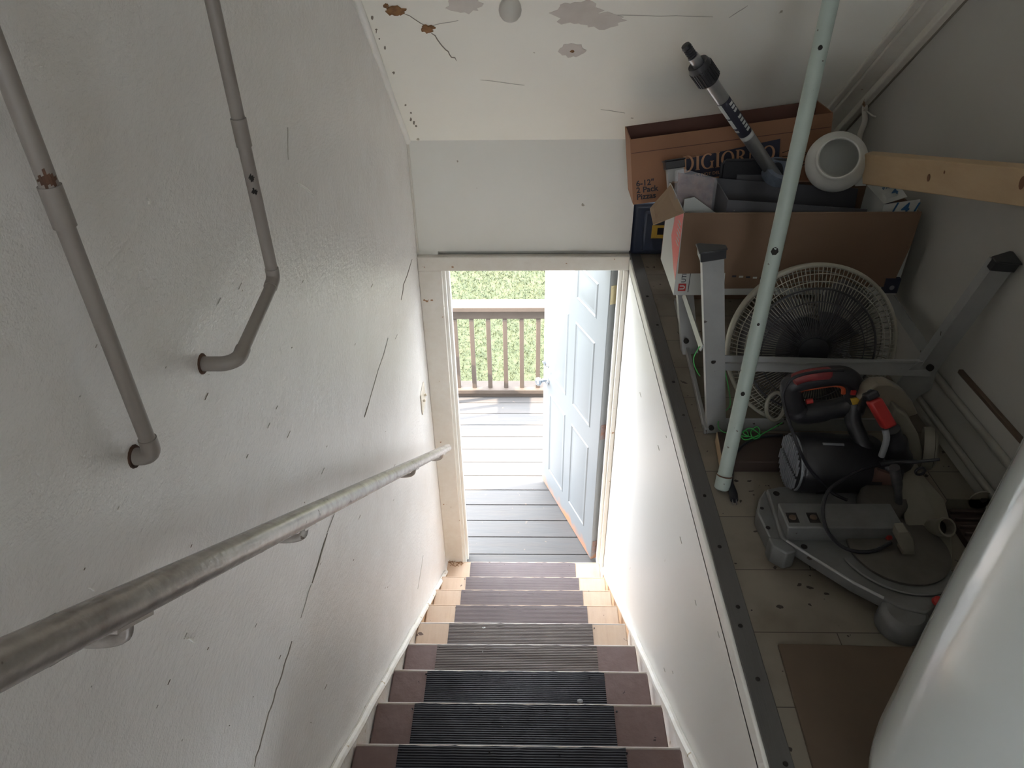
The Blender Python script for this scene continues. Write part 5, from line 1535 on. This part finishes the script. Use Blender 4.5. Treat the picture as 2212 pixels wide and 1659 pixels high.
# cord of the saw: over the handle, round the motor, a big loop, plug on the ledge
cpath = [P(1822, 800, y=1.53), P(1770, 802, y=1.525), P(1716, 815, y=1.52), P(1694, 842, y=1.51), P(1692, 868, y=1.50), P(1706, 915, y=1.44), P(1728, 975, y=1.40), P(1750, 1015, y=1.39), P(1778, 1045, y=1.38), P(1800, 1066, y=1.37), P(1830, 1080, y=1.36)]
MB().tube(smooth_path(cpath, 6), 0.0042, 8).build('power_cord', M['cord_black'], saw)
lpth = [P(1900, 1004, y=1.41), P(1862, 1015, y=1.39), P(1820, 1036, y=1.36), P(1790, 1060, y=1.33), P(1777, 1100, y=1.29), P(1786, 1145, y=1.25), P(1815, 1178, z=zb + 0.02), P(1850, 1191, z=zb + 0.014), P(1890, 1189, z=zb + 0.014), P(1925, 1172, z=zb + 0.02)]
MB().tube(smooth_path(lpth, 6), 0.0046, 8).build('power_cord', M['cord_black'], saw)

# plug and cord beside the pole
pg = empty('power_plug', P(1586, 1078, z=G), 'black power plug and cord trailing beside the foot of the pale green pole', 'plug')
pth = [P(1690, 940, z=G + 0.045), P(1640, 945, z=G + 0.044), P(1605, 962, z=G + 0.044), P(1586, 990, z=G + 0.030), P(1582, 1020, z=G + 0.008), P(1581, 1048, z=G + 0.010)]
MB().tube(smooth_path(pth, 6), 0.004, 8).build('cord', M['cord_black'], pg)
a = P(1580, 1045, z=G + 0.012); b = P(1586, 1080, z=G + 0.012)
MB().tube([a, a.lerp(b, .3), a.lerp(b, .6), b], [0.006, 0.0095, 0.012, 0.011], 10).build('plug_body', M['cord_black'], pg)
dpl = (b - a).normalized()
for s in (-0.005, 0.005):
    MB().beam(b + Vector((s, 0, 0)), b + Vector((s, 0, 0)) + dpl * 0.016, 0.0015, 0.006).build('prong', M['steel'], pg)

# green string
gs_ = MB()
gs_.tube(smooth_path([P(1512, 748, y=1.742), P(1500, 768, y=1.738), P(1499, 785, y=1.738), P(1506, 803, y=1.742), P(1512, 812, y=1.745)], 6), 0.0016, 6)
zg = G + 0.048
g1 = [P(1562, 770, y=1.77), P(1566, 800, y=1.76), P(1574, 840, y=1.745), P(1577, 875, z=zg), P(1562, 893, z=zg), P(1551, 915, z=zg), P(1560, 932, z=zg), P(1590, 938, z=zg), P(1615, 943, z=zg), P(1612, 930, z=zg + .004), P(1600, 938, z=zg + .004), P(1610, 950, z=zg + .003), P(1640, 938, z=zg), P(1636, 922, z=zg + .003), P(1622, 932, z=zg), P(1628, 948, z=zg), P(1642, 940, z=zg + .002), P(1620, 925, z=zg + .004), P(1606, 936, z=zg), P(1630, 944, z=zg), P(1660, 930, z=zg + .004), P(1690, 913, z=zg + 0.012)]
gs_.tube(smooth_path(g1, 7), 0.0016, 6)
tag(gs_.build('string', M['green'], None), 'bright green string tangled round the work stand leg and the pale green pole', 'string')

# --- lumber
la_ = P(1872, 362, y=2.19); lb_ = Vector((1.165, 1.66, 2.885))
lb_ = P(2212, 400, x=1.175)
ld = (lb_ - la_).normalized()
lb2 = lb_ + ld * 0.09
# keep the far end clear of the wall
lm = MB().beam(la_ + ld * 0.004, lb2, 0.040, 0.090, up=(0, -0.42, 1))
lum = lm.build('lumber', M['lumber'], None, bevel=0.003)
tag(lum, 'pale pine timber with knots reaching from the supply box to the right wall', 'timber')
sdl = ld.cross(Vector((0, -0.42, 1))).normalized(); upl = sdl.cross(ld).normalized()
if sdl.y > 0: sdl = -sdl
for px, py, s in ((2006, 384, 0.007), (2208, 395, 0.011), (2040, 372, 0.003)):
    best = None
    rel = P(px, py, D=1.0) - CAM
    o_ = la_ + sdl * 0.0205
    t = (o_ - CAM).dot(sdl) / rel.dot(sdl)
    q = CAM + rel * t
    MB().prism([q + ld * s * 0.7 * math.cos(a) + upl * s * 1.5 * math.sin(a) + ld * 0.3 * s * math.sin(a) for a in [2 * math.pi * i / 12 for i in range(12)]], sdl * 0.0006).build('knot', M['knot'], lum, smooth=0)

# --- brown board on the ledge, nearest
bq = [P(1681, 1390, z=G + 0.008), P(1985, 1402, z=G + 0.008)]
b0 = bq[0]; bdir = (P(1757, 1659, z=G + 0.008) - b0).normalized()
bu = (Vector((0.93, 0.998, G + 0.008)) - b0).normalized()
b3 = b0 + bdir * 0.75; 
MB_ = MB().prism([b0, b0 + bu * 0.42, b0 + bu * 0.42 + bdir * 0.75, b3], (0, 0, -0.008))
tag(MB_.build('board', M['board_brown'], None, bevel=0.001), 'flat brown hardboard sheet lying on the ledge nearest the camera', 'board')

# --- ribbed grey crate lid behind the saw and its pale plate
rbm = MB()
ra = P(2062, 1095, z=G + 0.03); rbx = min(ra.x + 0.13, FX - 0.02)
rbm.box(ra.x - 0.02, rbx, ra.y - 0.16, ra.y, G, G + 0.022)
for k in range(6):
    yk = ra.y - 0.012 - k * 0.026
    rbm.box(ra.x - 0.018, rbx - 0.004, yk - 0.008, yk, G + 0.02, G + 0.032)
tag(rbm.build('ribbed_tray', M['plank_dark'], None, bevel=0.002), 'dark ribbed plastic tray lying between the mitre saw and the right wall', 'tray')
pm_ = MB()
pm_.box(ra.x - 0.02, rbx, ra.y + 0.006, ra.y + 0.010, G, G + 0.052)
pm_.lathe([(0, 0.0), (0.03, 0.0), (0.03, 0.004), (0, 0.004)], (ra.x + 0.065, ra.y + 0.010, G + 0.048), (0, -1, 0), 24)
plo = pm_.build('metal_bracket', M['saw_beige'], None)
tag(plo, 'pale metal bracket plate with a round hole standing behind the ribbed tray', 'bracket')
MB().lathe([(0, 0.0008), (0.009, 0.0008), (0.009, 0)], (ra.x + 0.072, ra.y + 0.006, G + 0.052), (0, -1, 0.2), 16).build('hole', M['dark'], plo)  # no real opening, a dark disc paints its shade

# --- right wall rails and pipes
WX = FX - 0.002
ba = P(2078, 800, x=WX)
bt_ = MB().box(FX - 0.012, FX, -0.6, ba.y, ba.z - 0.09, ba.z - 0.008)
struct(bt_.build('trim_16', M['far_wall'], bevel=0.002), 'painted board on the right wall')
struct(MB().box(FX - 0.013, FX, -0.6, ba.y, ba.z - 0.008, ba.z + 0.004).build('trim_17', M['board_brown'], bevel=0.002), 'stained upper edge of the board on the right wall')
hz1 = P(2100, 940, x=WX).z
for i_, (px, py, rd, lbl) in enumerate(((2090, 905, 0.011, 'upper painted heating pipe running low along the right wall'), (2070, 985, 0.010, 'lower painted heating pipe running low along the right wall'))):
    q = P(px, py, x=FX - 0.03)
    hp_ = MB().tube([(FX - rd - 0.008, -0.5, q.z), (FX - rd - 0.008, 1.86 + 0.03 * i_, q.z)], rd, 14)
    tag(hp_.build('wall_pipe', M['wall_pipe'], None), lbl, 'pipe', 'pipes low on the right wall')
# cable and screw eye beside the sloping trim
qc = [P(1884, 190, x=FX - 0.012), P(1872, 206, x=FX - 0.014), P(1868, 235, x=FX - 0.014), P(1868, 262, x=FX - 0.014), P(1858, 290, x=FX - 0.014), P(1850, 330, x=FX - 0.014)]
cb_ = MB().tube(smooth_path(qc, 5), 0.010, 10)
cbo = cb_.build('wall_cable', M['trim'], None)
tag(cbo, 'thick painted cable dropping down the right wall from the sloping trim board', 'cable')
q = P(1872, 240, x=FX - 0.014)
MB().tube([q + Vector((-0.012, 0, 0.004)), q + Vector((0, 0, 0)), q + Vector((0.004, -0.05, -0.004)), q + Vector((0.014, -0.055, -0.006))], 0.003, 8).build('clip', M['trim'], cbo)

# --- white tank in the right foreground
tc_ = Vector((0.775, 0.52, G)); TR = 0.25
tk_ = empty('gas_cylinder', tc_, 'tall glossy white metal cylinder with domed bottom in the right foreground', 'cylinder')
pf = []
for t in range(0, 11):
    a = math.radians(90 - 9 * t)
    pf.append((TR * math.cos(a) * 1.0, 0.27 - 0.23 * math.sin(a)))
pf += [(TR, 0.6), (TR - 0.004, 0.9), (TR - 0.008, 1.15)]
for t in range(1, 11):
    a = math.radians(9 * t)
    pf.append(((TR - 0.008) * math.cos(a), 1.15 + 0.14 * math.sin(a)))
MB().lathe(pf, tc_, (0, 0, 1), 96).build('shell', M['tank'], tk_, smooth=60)
MB().lathe([(0.15, 0.0), (0.155, 0.0), (0.16, 0.11), (0.155, 0.11), (0.15, 0.0)], tc_, (0, 0, 1), 48).build('foot_ring', M['tank'], tk_)
MB().lathe([(0.03, 1.27), (0.03, 1.33), (0.02, 1.34), (0.02, 1.38), (0, 1.385)], tc_, (0, 0, 1), 20).build('valve', M['brass'], tk_)

bpy.context.view_layer.update()
